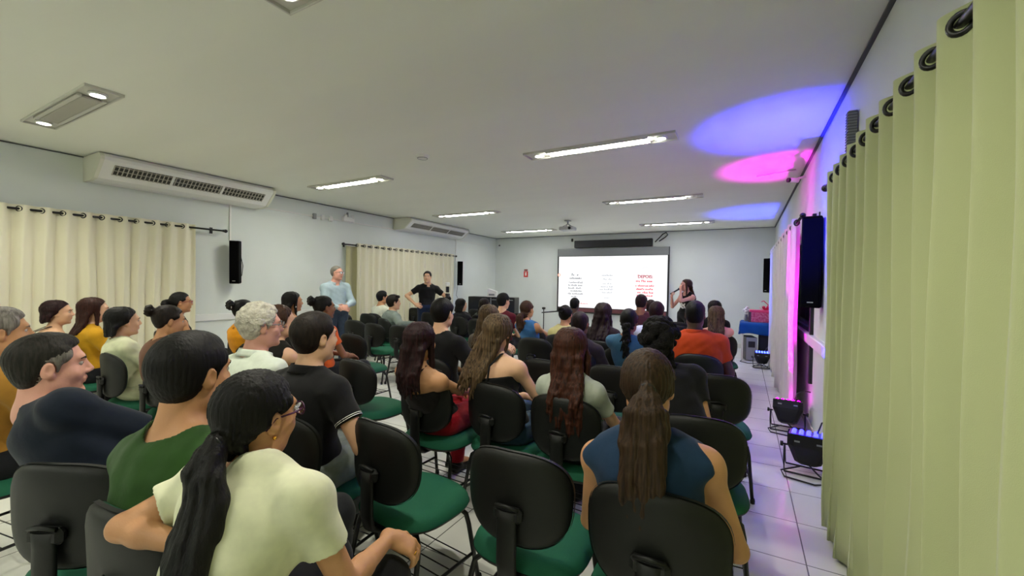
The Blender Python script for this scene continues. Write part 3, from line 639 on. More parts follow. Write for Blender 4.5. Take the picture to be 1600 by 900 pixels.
# ============================================================ figures: smooth distance fields meshed into continuous surfaces
def A(*v): return np.array(v, float)
def unit(v): v = np.array(v, float); return v/(np.linalg.norm(v)+1e-9)
def rotm(yaw=0, pitch=0, roll=0):
    """columns right, forward, up; yaw about z, pitch nods up (+), roll tilts right (+)"""
    return np.array(Matrix.Rotation(yaw, 3, 'Z')@Matrix.Rotation(pitch, 3, 'X')@Matrix.Rotation(roll, 3, 'Y'))
def rc(a, b, ra, rb=None, k=.02, clip=(), op='u', fl=None):
    return dict(t='rc', a=np.array(a, float), b=np.array(b, float), ra=ra, rb=ra if rb is None else rb, k=k, clip=clip, op=op)
def el(c, r, R=None, k=.02, clip=(), op='u'):
    r = (r, r, r) if not hasattr(r, '__len__') else r
    return dict(t='el', c=np.array(c, float), r=np.array(r, float), R=np.eye(3) if R is None else R, k=k, clip=clip, op=op)
def field_mesh(prims, h, warp=None, groove=None):
    lo = np.full(3, 1e9); hi = -lo
    for p in prims:
        if p['t'] == 'rc':
            m = max(p['ra'], p['rb']); l = np.minimum(p['a'], p['b'])-m; g = np.maximum(p['a'], p['b'])+m
        else: m = np.abs(p['R'])@p['r']; l = p['c']-m; g = p['c']+m
        p['bb'] = (l, g)
        if p['op'] == 'u': lo = np.minimum(lo, l); hi = np.maximum(hi, g)
    lo = lo-3*h-.01; n = np.ceil((hi+3*h+.01-lo)/h).astype(int)+1
    F = np.full(tuple(n), .06, np.float32)
    ax = [lo[i]+h*np.arange(n[i]) for i in range(3)]
    for p in prims:
        pad_ = p['k']+2.2*h+.004; l, g = p['bb']
        i0 = np.maximum(0, np.floor((l-pad_-lo)/h).astype(int)); i1 = np.minimum(n, np.ceil((g+pad_-lo)/h).astype(int)+1)
        if (i1 <= i0).any(): continue
        sl = tuple(slice(a, b) for a, b in zip(i0, i1))
        X = ax[0][sl[0]][:, None, None].astype(np.float32); Y = ax[1][sl[1]][None, :, None].astype(np.float32); Z = ax[2][sl[2]][None, None, :].astype(np.float32)
        if p['t'] == 'rc':
            a, b = p['a'], p['b']; ba = b-a; L2 = float(ba@ba)+1e-9
            t = np.clip(((X-a[0])*ba[0]+(Y-a[1])*ba[1]+(Z-a[2])*ba[2])/L2, 0, 1)
            d = np.sqrt((X-a[0]-t*ba[0])**2+(Y-a[1]-t*ba[1])**2+(Z-a[2]-t*ba[2])**2)-(p['ra']+(p['rb']-p['ra'])*t)
        else:
            c = p['c']; R = p['R']; q = [(X-c[0])*R[0, i]+(Y-c[1])*R[1, i]+(Z-c[2])*R[2, i] for i in range(3)]
            r = p['r']; k0 = np.sqrt((q[0]/r[0])**2+(q[1]/r[1])**2+(q[2]/r[2])**2); k1 = np.sqrt((q[0]/r[0]**2)**2+(q[1]/r[1]**2)**2+(q[2]/r[2]**2)**2)+1e-6
            d = k0*(k0-1)/k1
        for (pt, nn) in p['clip']:
            d = np.maximum(d, (X-pt[0])*nn[0]+(Y-pt[1])*nn[1]+(Z-pt[2])*nn[2])
        f = F[sl]; k = p['k']
        if p['op'] == 'u':
            e = np.maximum(k-np.abs(f-d), 0)/k; F[sl] = np.minimum(f, d)-e*e*k*.25
        else:
            e = np.maximum(k-np.abs(f+d), 0)/k; F[sl] = np.maximum(f, -d)+e*e*k*.25
    if groove is not None:
        m = np.abs(F) < .03; I = np.argwhere(m)
        F[m] += groove(lo[0]+h*I[:, 0], lo[1]+h*I[:, 1], lo[2]+h*I[:, 2]).astype(np.float32)
    S = F < 0
    cm = np.zeros(tuple(n-1), np.uint8)
    C = [(i, j, k) for i in (0, 1) for j in (0, 1) for k in (0, 1)]
    for (i, j, k) in C: cm += S[i:n[0]-1+i, j:n[1]-1+j, k:n[2]-1+k]
    act = (cm > 0) & (cm < 8); idx = np.argwhere(act)
    if len(idx) == 0: return None
    vid = np.full(act.shape, -1, np.int64); vid[act] = np.arange(len(idx))
    val = {c: F[idx[:, 0]+c[0], idx[:, 1]+c[1], idx[:, 2]+c[2]] for c in C}
    acc = np.zeros((len(idx), 3)); cnt = np.zeros(len(idx))
    for a in C:
        for i in range(3):
            if a[i] == 0:
                b = list(a); b[i] = 1; b = tuple(b); va, vb = val[a], val[b]; cr = (va < 0) != (vb < 0)
                t = np.where(cr, va/(va-vb+1e-12), 0); P = np.tile(np.array(a, float), (len(idx), 1)); P[:, i] += t
                acc[cr] += P[cr]; cnt[cr] += 1
    V = lo+h*(idx+acc/cnt[:, None]); faces = []
    for d in range(3):
        o = [i for i in range(3) if i != d]
        s0 = [slice(1, -1)]*3; s0[d] = slice(0, -1); s1 = list(s0); s1[d] = slice(1, None)
        a, b = S[tuple(s0)], S[tuple(s1)]; E_ = np.argwhere(a != b)
        if len(E_) == 0: continue
        flip = a[tuple(E_.T)]; base = E_.copy()
        for k in o: base[:, k] += 1
        def cell(da, db):
            q = base.copy(); q[:, o[0]] += da; q[:, o[1]] += db; return vid[tuple(q.T)]
        Q = np.stack([cell(-1, -1), cell(0, -1), cell(0, 0), cell(-1, 0)], 1)
        if d == 1: flip = ~flip
        Q[~flip] = Q[~flip][:, ::-1]; faces.append(Q)
    Q = np.concatenate(faces); Q = Q[(Q >= 0).all(1)]
    return V, Q
def surf(name, prims, h, mats, parent, matfn=None, groove=None):
    r = field_mesh(prims, h, groove=groove)
    if r is None: return None
    V, Q = r; me = bpy.data.meshes.new(name); me.vertices.add(len(V)); me.vertices.foreach_set('co', V.ravel())
    me.loops.add(len(Q)*4); me.loops.foreach_set('vertex_index', Q.ravel()); me.polygons.add(len(Q)); me.polygons.foreach_set('loop_start', np.arange(0, len(Q)*4, 4))
    me.update(calc_edges=True)
    for m in (mats if isinstance(mats, (list, tuple)) else [mats]): me.materials.append(m)
    me.polygons.foreach_set('use_smooth', [True]*len(Q))
    if matfn is not None: me.polygons.foreach_set('material_index', matfn(V[Q].mean(1)).astype(int))
    return link(name, me, parent)

SKINS = {'light': '#dcae8c', 'tan': '#c38f66', 'brown': '#8d5f43', 'dark': '#4a2f22', 'pink': '#d9a08c'}
def skin_mat(k): return mat('skin_'+k, SKINS[k], .5, .4, noise=.05, nscale=9, bump=.08, bscale=220)
def lip_mat(k): return mat('lips_'+k, tuple(v*f for v, f in zip(lin(SKINS[k]), (.85, .6, .58))), .4)
HAIRS = {'black': ('#050505', '#110e0d'), 'dark': ('#0e0a08', '#241a13'), 'brown': ('#24160e', '#4a2f1e'), 'ash': ('#1c150f', '#6b563c'), 'red': ('#180a07', '#3f1c12'), 'auburn': ('#190c08', '#4c2616'),
         'wine': ('#0c0506', '#2c0e11'), 'grey': ('#57524c', '#8f8a82'), 'white': ('#a7a294', '#dad6c6'), 'pepper': ('#100e0c', '#2c2823'), 'light': ('#1a110a', '#43301f'), 'purple': ('#120a0c', '#2c181b')}
def hair_mat(k, flow='v'):
    nm = 'hair_'+k+'_'+flow
    if nm in MATS: return MATS[nm]
    a, b = HAIRS[k]; st = (60, 60, 1.6) if flow == 'v' else (34, 50, 8) if flow == 's' else (1, 1, 1)
    m = mat(nm, a, .55 if flow != 'c' else .8, .22, noise=1, nscale=2.2 if flow != 'c' else 40, col2=b, bump=.28 if flow != 'c' else 1, bscale=3 if flow != 'c' else 90, stretch=st)
    return m
def cloth(name, c, **k): return mat('cloth_'+name, c, k.pop('rough', .85), k.pop('spec', .2), bump=k.pop('bump', .35), bscale=k.pop('bscale', 14), noise=k.pop('noise', .06), nscale=k.pop('nscale', 30), sheen=.1, **k)

def wrinkle(amp, seed):
    rn = np.random.RandomState(seed); D = rn.randn(5, 3); D /= np.linalg.norm(D, axis=1, keepdims=True); D[:, 2] *= 1.6; ph = rn.rand(5)*6.28; fr = (28, 37, 49, 64, 19)
    def g(x, y, z):
        w = .35*np.sin(9*x+seed)+.35*np.sin(11*z+7*y)
        return amp*sum(np.sin(f*(d[0]*x+d[1]*y+d[2]*z)+p+3*w)*(1 if i < 4 else 1.3) for i, (d, p, f) in enumerate(zip(D, ph, fr)))/2.2
    return g
def ik(s, t, l1, l2, pole):
    s, t = np.array(s, float), np.array(t, float); v = t-s; d = np.linalg.norm(v); dm = (l1+l2)*.995
    if d > dm: t = s+v*dm/d; v = t-s; d = dm
    a = (l1*l1-l2*l2+d*d)/(2*d); hgt = sqrt(max(0, l1*l1-a*a)); e = v/d; p = np.array(pole, float); p = p-e*(p@e); p = p/(np.linalg.norm(p)+1e-9)
    return s+e*a+p*hgt, t
def hand_prims(w, d, n, side, sc=1, curl=.5, spread=0.06, grip=False):
    """wrist, finger direction, back-of-hand normal, +1 if the thumb lies along cross(d,n)"""
    d = unit(d); n = unit(n-d*(np.dot(n, d))); s = np.cross(d, n)*side; P = []
    R = np.stack([s, d, n], 1); P.append(el(w+d*.048*sc, (.041*sc, .052*sc, .019*sc), R, .012)); P.append(rc(w-d*.01, w+d*.02*sc, .024*sc, .026*sc, .02))
    for off, ln in ((.030, .072), (.010, .080), (-.011, .074), (-.030, .058)):
        b = w+d*.086*sc+s*off*sc; dd = unit(d+s*off*spread*20); m = n; r = .0095*sc; k = 0
        P.append(rc(w+d*.05*sc+s*off*.8*sc, b, .012*sc, r*1.1, .008))
        for j, f in enumerate((.45, .32, .25)):
            ang = curl*(1, 1.25, .8)[j]; k += ang; v = unit(dd*cos(k)-m*sin(k)); e = b+v*ln*f*sc
            P.append(rc(b, e, r, r*.92, .004)); r *= .92; b = e
    tb = w+d*.022*sc+s*.026*sc-n*.004; t1 = tb+unit(s*.75+d*.65-n*.25)*.042*sc; t2 = t1+unit(s*.25+d*.9-n*(.3+curl*.4))*.034*sc; t3 = t2+unit(d*.8-n*(.4+curl*.5)-s*.1)*.026*sc
    P += [rc(tb, t1, .016*sc, .012*sc, .012), rc(t1, t2, .0115*sc, .0105*sc, .004), rc(t2, t3, .0105*sc, .009*sc, .004)]
    return P

SHIFT = .0
def head_prims(H, R, male, s=1.0, ears=True):
    T = lambda x, y, z: H+R@(A(x, y, z)*s)
    P = [el(T(0, -.016, .034), (.074*s, .094*s, .087*s), R, .02), el(T(0, .020, -.022), (.060*s, .070*s, .088*s), R, .025),
         rc(T(-.022, .030, -.078), T(.022, .030, -.078), .032*s, .032*s, .03), rc(T(0, .045, -.085), T(0, .070, -.098), .028*s, (.019 if male else .016)*s, .02),
         el(T(-.036, .052, -.028), .027*s, R, .02), el(T(.036, .052, -.028), .027*s, R, .02), el(T(-.044, .005, -.06), (.022*s, .035*s, .032*s), R, .03), el(T(.044, .005, -.06), (.022*s, .035*s, .032*s), R, .03),
         rc(T(-.030, .074, .030), T(.030, .074, .030), .0125*s, .0125*s, .018),
         rc(T(0, .084, .016), T(0, .101, -.019), .0075*s, .0115*s, .010), el(T(-.0115, .094, -.026), .0085*s, R, .007), el(T(.0115, .094, -.026), .0085*s, R, .007),
         el(T(-.031, .094, .010), (.015*s, .013*s, .011*s), R, .012, op='s'), el(T(.031, .094, .010), (.015*s, .013*s, .011*s), R, .012, op='s'),
         rc(T(-.017, .083, -.051), T(.017, .083, -.051), .0065*s, .0065*s, .008), rc(T(0, .086, -.050), T(0, .087, -.050), .008*s, .008*s, .008), rc(T(-.014, .082, -.061), T(.014, .082, -.061), .0075*s, .0075*s, .008),
         rc(T(-.02, .098, -.0563), T(.02, .098, -.0563), .0035*s, .0035*s, .004, op='s')]
    if ears:
        for q in (-1, 1):
            P += [el(T(q*.077, -.008, -.004), (.009*s, .0195*s, .031*s), R@rotm(-q*.35, -.15), .006), el(T(q*.072, .0, -.024), (.008*s, .011*s, .013*s), R, .008),
                  el(T(q*.087, -.002, .000), (.007*s, .010*s, .017*s), R@rotm(-q*.35), .005, op='s')]
    return P

def person(name_lab, head, seat=None, body=0., look=None, nod=0., tilt=0., male=True, skin='light', hair='dark', style='short', shirt=('tee', '#222222'), pants='#1a1b1f', h=.009,
           arms=('lap', 'lap'), twist=0., bow=.03, size=1.0, face=True, glasses=None, stand=False, leglen=None, lean=None, extra=None, name='person', cat='person', hlen=.3, sw=None, part_col=None, build_=1.0, shoes='#141414', neckl=1.0, shrug=0., ponx=0., ponw=1., ponz=None, pond=0., hside=0., temple=None, noff=None, seed=1, wr=.0022, legs=None, group=None, hands=True):
    """head = world position of the head centre; seat = world xy of the pelvis"""
    Hw = np.array(head, float); seat = np.array(seat if seat is not None else Hw[:2]-A(-sin(body), cos(body))*.03, float)
    t = thing(name, name_lab, cat, (seat[0], seat[1], 0), body, group)
    Rb = rotm(-body); H = Rb@(Hw-A(seat[0], seat[1], 0)); look = body if look is None else look
    RH = rotm(look-body, nod, tilt); s = size
    fem = not male
    pz = (.555 if not stand else .93*s); Pv = A(0, 0, pz)
    nk = (.050 if fem else .060)*s
    N = H+rotm(look-body, nod*.5, tilt*.6)@A(0, -.035, -.165*s*neckl); N[0] = N[0]*.96
    if noff is not None: N = N+A(*noff)
    
    up = unit(N-Pv)
    def S(q): return Pv+(N-Pv)*q+A(0, -bow, 0)*sin(pi*q)
    hr = A(1, 0, 0); sr = rotm(twist)@A(1, 0, 0)
    def fr(q):
        r = unit(hr*(1-q)+sr*q); u = unit(S(min(1, q+.1))-S(max(0, q-.1))); f = unit(np.cross(u, r)); r = np.cross(f, u); return np.stack([r, f, u], 1)
    w = (.185 if male else .158)*s if sw is None else sw
    b = build_
    SH = [N+fr(1)@A(q*w*.97, .012, -.074*s+shrug) for q in (-1, 1)]
    torso = [el(S(.03), ((.165 if male else .175)*b*s, .125*b*s, .13*s), fr(0), .05), el(S(.33), ((.145 if male else .128)*b*s, (.108 if male else .095)*b*s, .15*s), fr(.33), .06),
             el(S(.62), ((.162 if male else .138)*b*s, (.110 if male else .098)*b*s, .16*s), fr(.62), .06), el(S(.82), (w*.98, .090*b*s, .085*s), fr(.85), .05),
             rc(SH[0], SH[1], .047*s*b, .047*s*b, .04)]
    if fem: torso += [el(S(.66)+fr(.7)@A(q*.068, .075, 0), (.058*s, .05*s, .055*s), fr(.7), .03) for q in (-1, 1)]
    trap = [rc(H+RH@A(0, -.025*s, -.075*s), N+fr(1)@A(0, .0, .0), nk*.93, nk*1.08, .02)]+[rc(N+fr(1)@A(q*.02, -.008, .018*s), SH[i]+fr(1)@A(-q*.02, -.01, .012), .040*s, .038*s, .03) for i, q in enumerate((-1, 1))]
    # arms
    L1, L2 = .285*s, .25*s; ar = .048*s*(1 if male else .86)*(.5+.5*b)
    AR = []
    for i, q in enumerate((-1, 1)):
        a = arms[i]; sh = SH[i]; hd = None; curl = .45
        if a == 'lap': wt = A(q*.07, .30, .66); pole = A(q*.8, -.6, -.4); hd = A(-q*.35, .8, -.35); hn = A(0, .25, 1)
        elif a == 'knee': wt = A(q*.10, .40, .66); pole = A(q*.7, -.7, -.3); hd = A(0, .85, -.4); hn = A(0, .3, 1)
        elif a == 'side': wt = sh+A(q*.07, .02, -.5*s); pole = A(q*.3, -1, 0); hd = A(0, .05, -1); hn = A(q, 0, 0)
        elif a == 'cross': wt = A(-q*.06, .20, .78); pole = A(q, -.3, -.5); hd = A(-q, .1, 0); hn = A(0, 1, .3)
        else: wt = np.array(a['w'], float); pole = np.array(a.get('pole', (q, -.5, -.5)), float); hd = np.array(a.get('d', (0, 1, 0)), float); hn = np.array(a.get('n', (0, 0, 1)), float); curl = a.get('curl', .45)
        if isinstance(a, dict) and 'e' in a: el_ = np.array(a['e'], float)
        else: el_, wt = ik(sh, wt, L1, L2, pole)
        AR.append((sh, el_, wt, hd, hn, curl, q, a.get('side') if isinstance(a, dict) else None))
    armp = []; FG = []
    for (sh, e, wt, hd, hn, curl, q, sd) in AR:
        armp += [el(sh+unit(e-sh)*.015, ar*1.05, None, .03), rc(sh, e, ar*1.0, ar*.80, .03), rc(e, e+(wt-e)*.35, ar*.80, ar*.80, .012), rc(e+(wt-e)*.3, wt, ar*.80, ar*.52, .012)]
        if hands:
            side = sd if sd is not None else (1 if np.dot(np.cross(unit(hd), unit(hn)), A(-q, 0, .3)) > 0 else -1)
            hpz = hand_prims(wt+unit(wt-e)*.012, hd, hn, side, s*(1 if male else .9), curl); FG.append(hpz); armp += hpz
    # legs
    HP = [Pv+A(q*.092*s, .01, -.02) for q in (-1, 1)]; LG = []
    for i, q in enumerate((-1, 1)):
        if legs is not None: kn, an = (np.array(v, float) for v in legs[i])
        elif not stand: kn = A(q*.12, .435*s, .535); an = A(q*.13, .40*s, .10)
        else: kn = A(q*.11, .02, .49*s); an = A(q*.125, -.02, .09)
        LG.append((HP[i], kn, an))
    tr, kr, ak = .088*b*s, .058*s*b, .038*s
    legp = []
    for (hp, kn, an) in LG: legp += [rc(hp, kn, tr, kr, .03), rc(kn, kn+(an-kn)*.35, kr, kr*.92, .02), rc(kn+(an-kn)*.35, an, kr*.92, ak, .02), rc(an, an+A(0, .13, -.055), .034, .028, .02)]
    sk = skin_mat(skin)
    P = torso+trap+legp+armp+head_prims(H, RH, male, s*1.0)
    lipc = H+RH@(A(0, .085, -.056)*s)
    def mf(c):
        q = (c-lipc)@RH; return ((q[:, 0]/.021)**2+(q[:, 2]/.0115)**2 < 1)*(q[:, 1] > -.012)*1
    body_o = surf('body', P, h, [sk, lip_mat(skin)], t, mf)
    TH = lambda x, y, z: H+RH@(A(x, y, z)*s)
    if face:
        for q in (-1, 1):
            e = MB().sphere(TH(q*.031, .0705, .010), .0118*s, 12, 8).build('eye', mat('eye_white', '#bdb4aa', .25), t)
            MB().sphere(TH(q*.031, .0772, .010), (.0058*s,)*3, 10, 6).build('iris', mat('iris_dark', '#1e120c', .15), e)
        if style != 'none_brow':
            bc = 'dark' if hair in ('black', 'dark', 'brown', 'red', 'wine', 'auburn', 'ash', 'light', 'pepper') else 'grey'
            m_ = MB()
            for q in (-1, 1): m_.tube([TH(q*.016, .0885, .026), TH(q*.031, .088, .032), TH(q*.047, .076, .028)], [.0025*s, .0032*s, .0015*s], 6)
            m_.build('eyebrows', hair_mat(bc), t)
    # ---- clothes
    kind, col = shirt[0], shirt[1]; cm = col if not isinstance(col, str) else cloth(col, col)
    o = .012 if kind != 'strap' else .006
    def off(ps, d): 
        r = []
        for p in ps:
            p = dict(p); 
            if p['t'] == 'rc': p['ra'] += d; p['rb'] += d
            else: p['r'] = p['r']+d
            r.append(p)
        return r
    waist = pz+(.02 if not stand else .04); 
    dn = (A(0, 0, waist-.03), A(0, 0, -1))
    def addclip(ps, c): return [dict(p, clip=tuple(p['clip'])+(c,)) for p in ps]
    tops = off(torso, o)
    if kind == 'long': seg = 2
    if kind == 'strap':
        ztop = N[2]-.19*s; tops = addclip([p for p in tops[:4]+tops[5:]], (S(.66)+A(0, 0, .03), unit(up)))
    sleeves = []
    if kind not in ('tank', 'strap'):
        if stand or True: tops += off(trap[1:], o)
        for (sh, e, wt, hd, hn, curl, q, sd) in AR:
            ax_ = unit(e-sh); fl = {'tee': .55, 'polo': .55, 'long': 1, 'cap': .3, 'half': .8}[kind]; loose = shirt[2] if len(shirt) > 2 else .016
            en = sh+(e-sh)*fl
            if kind == 'long':
                sleeves += [el(sh, ar*1.12+o, None, .03), rc(sh, e, ar*1.02+o+.002, ar*.80+loose, .03), rc(e, e+(wt-e)*.97, ar*.80+loose, ar*.52+.010, .02, clip=((e+(wt-e)*.95, unit(wt-e)),))]
            else:
                cl = ((en, ax_),); sleeves += [el(sh+ax_*.01, ar*1.12+o, None, .03, clip=cl), rc(sh, en+ax_*.03, ar*1.02+o, ar*.92+loose, .03, clip=cl)]
    else:
        if kind == 'tank': tops += off(trap[1:], o)
    sp = addclip(tops, dn)+sleeves
    if kind != 'strap':
        nr = nk+(.017 if kind in ('polo', 'long') else .026)
        sp += [rc(N+fr(1)@A(0, .004, -.006), H+RH@A(0, -.015, -.09*s), nr*.98, nr*1.1, .006, op='s')]
        if kind not in ('polo',): sp += [rc(N+fr(1)@A(0, .055, .005), N+A(0, .09, .09), .045, .06, .01, op='s')]
    if kind == 'tank':
        for i, q in enumerate((-1, 1)):
            sp += [rc(SH[i]+fr(1)@A(q*.030, 0, -.10), SH[i]+fr(1)@A(q*.045, 0, .12), .050*s, .052*s, .015, op='s'), rc(SH[i]+fr(1)@A(q*.03, -.2, -.06), SH[i]+fr(1)@A(q*.03, .2, -.06), .030*s, None, .02, op='s')]
    top_o = surf('shirt', sp, h, cm, t, groove=wrinkle(wr, seed))
    if kind == 'strap':
        for q in (-1, 1):
            st = MB(); a0 = S(.66)+fr(.7)@A(q*.012, -(.098*b*s+.016), .02); a2 = SH[0 if q < 0 else 1]*.45+(N+fr(1)@A(0, 0, .03))*.55+fr(1)@A(0, -.03, .035); a3 = S(.7)+fr(.8)@A(q*.06, .135, .02)
            mid = (a0+a2)/2+fr(.85)@A(0, -.055, .01)
            st.tube([a0, mid, a2+fr(1)@A(0, -.02, .0), a2+fr(1)@A(0, .03, .01), a3], .0075, 8, flat=(1, .35, (0, 1, 0))); st.build('strap', cm, t)
    if kind in ('polo', 'long', 'collar'):
        cr = MB(); 
        up1 = unit(H+RH@A(0, -.02, -.08)-N); c0 = N+up1*.016
        rr = nk+.021; a_ = sr; f_2 = unit(np.cross(up1, a_))
        def cf(u, v):
            w_ = pi/2+.35+u*(2*pi-.7); rad = rr*(1+.10*v)+.004*v; e = a_*cos(w_)+f_2*sin(w_); return c0+e*rad*A(1, 1.0, 1)+up1*(.022-.040*v-.02*max(0, sin(w_))*1)
        cr.grid(cf, 28, 3, .003); cr.build('collar', cm if len(shirt) < 4 else shirt[3], t)
    if pants is not None:
        pm = pants if not isinstance(pants, str) else cloth('p'+pants, pants, noise=.1)
        pc = (A(0, 0, waist+.015), A(0, 0, 1)); pp = addclip(off(torso[:2], .016), pc)
        for (hp, kn, an) in LG:
            ac_ = ((an+A(0, 0, -.01), unit(an-kn)),); pp += [rc(hp, kn, tr+.014, kr+.014, .03), rc(kn, an, kr+.014, ak+.018, .02, clip=ac_)]
        surf('trousers', pp, max(h, .008), pm, t, groove=wrinkle(.002, seed+9))
    for (hp, kn, an) in LG:
        surf('shoe', [rc(an+A(0, -.02, -.055), an+A(0, .13, -.065), .038, .036, .02, clip=((A(0, 0, .008), A(0, 0, -1)),)), rc(an, an+A(0, 0, -.05), .042, .042, .02)], .009, cloth('shoe'+shoes, shoes, rough=.5), t)
    # ---- hair
    gr = None
    def T(x, y, z): return TH(x, y, z)
    def plane(p, n): return (T(*p), RH@unit(n))
    def cap(th, z0=.066, zb=-.075, y0=.078, low=0, k=.012):
        # hairline plane from forehead (y0,z0) to nape (-.10,zb); hair keeps the upper-back side
        d = A(0, -.105-y0, zb-z0); nrm = unit(A(0, -d[2], d[1])); nrm = nrm if nrm[2] < 0 else -nrm
        return el(T(0, -.018-.35*th, .034), (.075*s+th, .096*s+th*.75, .088*s+th), RH, k, clip=(plane((0, y0, z0), nrm),))
    HPs = []; flow = 's'
    rn = random.Random(seed*7+3)
    if style in ('short', 'crop', 'wavy', 'curly'):
        th = {'short': .011, 'crop': .006, 'wavy': .019, 'curly': .016}[style]
        HPs = [cap(th, .084, -.088, .070 if style != 'crop' else .062), el(T(0, -.045, -.010), (.068*s+th*.7, .052*s+th*.7, .072*s), RH, .02, clip=(plane((0, -.004, 0), (0, 1, 0)), plane((0, 0, -.075), (0, .3, -1)))),
               el(T(0, .008, .084), (.058*s, .062*s, .034*s+th*.8), RH, .02, clip=(plane((0, .072, .082), (0, .45, -1)),))]
        for q in (-1, 1): HPs += [rc(T(q*.069, .020, .03), T(q*.070, .016, -.010), .008+th*.3, .005, .012), el(T(q*.061, .018, .050), (.017*s+th*.4, .038*s, .036*s), RH, .015)]
        for q in (-1, 1): HPs.append(el(T(q*.082, -.002, -.002), (.016*s, .017*s, .030*s), RH, .006, op='s'))
        if style == 'wavy':
            for i in range(16):
                a = rn.uniform(-1.2, 1.2); b_ = rn.uniform(.1, 1.2); HPs.append(el(T(.078*sin(a), .075*cos(b_)*cos(a)*.6+.02, .09+.03*sin(b_)), (.024, .03, .014), RH@rotm(a, rn.uniform(-.4, .4)), .008))
        if style == 'curly':
            for i in range(90):
                th_ = rn.uniform(.0, pi*.62); ph = rn.uniform(0, 2*pi); v = A(sin(th_)*sin(ph), -cos(ph)*sin(th_), cos(th_)); 
                if v[1] > .55 and v[2] < .75: continue
                HPs.append(el(T(v[0]*.082, -.018+v[1]*.102, .034+v[2]*.096), rn.uniform(.012, .019), RH, .004))
            flow = 'c'
    if style == 'balding':
        HPs = [cap(.005, .085, -.08, .06), el(T(0, -.05, .0), (.073*s, .050*s, .066*s), RH, .02, clip=(plane((0, -.01, 0), (0, 1, 0)),))]
        for q in (-1, 1): HPs.append(el(T(q*.082, -.002, -.002), (.016*s, .017*s, .030*s), RH, .006, op='s'))
    if style == 'afro':
        HPs = [cap(.008, .084, -.085, .07)]; flow = 'c'
        for i in range(70):
            th_ = rn.uniform(.0, pi*.62); ph = rn.uniform(0, 2*pi); v = A(sin(th_)*sin(ph), -cos(ph)*sin(th_), cos(th_))
            if v[1] > .5 and v[2] < .8: continue
            HPs.append(el(T(v[0]*.095, -.03+v[1]*.11, .035+v[2]*.105), rn.uniform(.022, .034), RH, .006))
        for i in range(26): HPs.append(el(T(rn.uniform(-.08, .08), rn.uniform(-.14, -.07), rn.uniform(-.12, .02)), rn.uniform(.02, .034), RH, .008))
    hm = hair_mat(hair, flow)
    # locks: chains following the head then falling with gravity
    def lock(a, start, length, r0, r1, out=0, wave=.006, back=.0, front=False, side=0):
        """a = angle round the head (0 back, +-pi/2 sides)"""
        pts = []; 
        for k_ in range(6):
            e = start-(start+.25)*k_/5     # elevation angle down the skull
            v = A(sin(a)*cos(e), -cos(a)*cos(e), sin(e)); pts.append(T(v[0]*.078, -.018+v[1]*.100, .034+v[2]*.092))
        p = pts[-1].copy(); end = pts[-1]; bodyback = fr(.9)[:, 1]
        dirw = RH@A(sin(a), -cos(a), 0); n_ = max(2, int(length/.045)); ph = rn.uniform(0, 6)
        for k_ in range(1, n_+1):
            f = k_/n_; q = p+A(0, 0, -length*f)
            # keep outside neck, shoulders and back
            sp_ = S(min(1, max(0, (q[2]-Pv[2])/(N[2]-Pv[2])))); dx = q[0]-sp_[0]
            if not front:
                zt = min(1, max(0, (N[2]+.11-q[2])/.24)); zt = zt*zt*(3-2*zt)
                lim = (N[1]-.045)*(1-zt)+(sp_[1]-.128*b*s)*zt+.10*max(0, abs(dx)-.09)
                q[1] = min(q[1], lim)
            q = q+A(wave*sin(ph+f*length*22), wave*cos(ph*1.3+f*length*19), 0)+dirw*out*f+A(side*f, -back*f, 0); pts.append(q)
        for i in range(len(pts)-1):
            f0, f1 = i/(len(pts)-1), (i+1)/(len(pts)-1); g = lambda f: (r0*(.75+.25*min(1, f*4)) if f < .6 else r0+(r1-r0)*(f-.6)/.4)
            HPs.append(rc(pts[i], pts[i+1], g(f0), g(f1), .007))
    if style in ('long', 'bob', 'wavylong', 'halfup'):
        HPs = [cap(.012, .090, -.10, .066)]; wv = .012 if style == 'wavylong' else .005
        Ls = hlen; m_ = 13 if style != 'bob' else 17
        for j in range(m_):
            a = (-1.75+3.5*j/(m_-1)) if style != 'bob' else (-1.6+3.2*j/(m_-1))
            lock(a, 1.0, Ls*(1-.22*abs(a)/1.75)*rn.uniform(.92, 1.05), .022 if style != 'bob' else .024, .007 if style != 'bob' else .013, out=(.012 if style != 'bob' else .004), wave=wv, front=abs(a) > 1.62, side=hside)
        for j in range(9): lock(-1.2+2.4*j/8+rn.uniform(-.05, .05), .9, Ls*rn.uniform(.7, 1.0), .017, .005, out=.016, wave=wv*1.6, side=hside)
        hm = hair_mat(hair, 'v')
    if style in ('ponytail', 'braid', 'bun', 'lowpony', 'updo'):
        kx = ponx; pw = ponw
        HPs = [cap(.010, .088, -.082, .068), el(T(0, -.05, .0), (.066*s, .052*s, .070*s), RH, .02, clip=(plane((0, -.004, 0), (0, 1, 0)), plane((0, 0, -.085), (0, .3, -1))))]
        for q in (-1, 1): HPs += [rc(T(q*.066, .03, .045), T(q*.068, -.03, .0), .018, .018, .015), el(T(q*.085, .002, -.004), (.019*s, .023*s, .034*s), RH, .006, op='s')]
        kz = {'ponytail': .02, 'braid': -.03, 'bun': .055, 'lowpony': -.055, 'updo': .05}[style]
        if ponz is not None: kz = ponz
        kp = T(kx, -.125, kz)
        for j in range(10):
            a = 2*pi*j/10; HPs.append(rc(T(.06*cos(a), -.085+.02*abs(cos(a)), kz+.055*sin(a)), kp, .014, .012, .008))
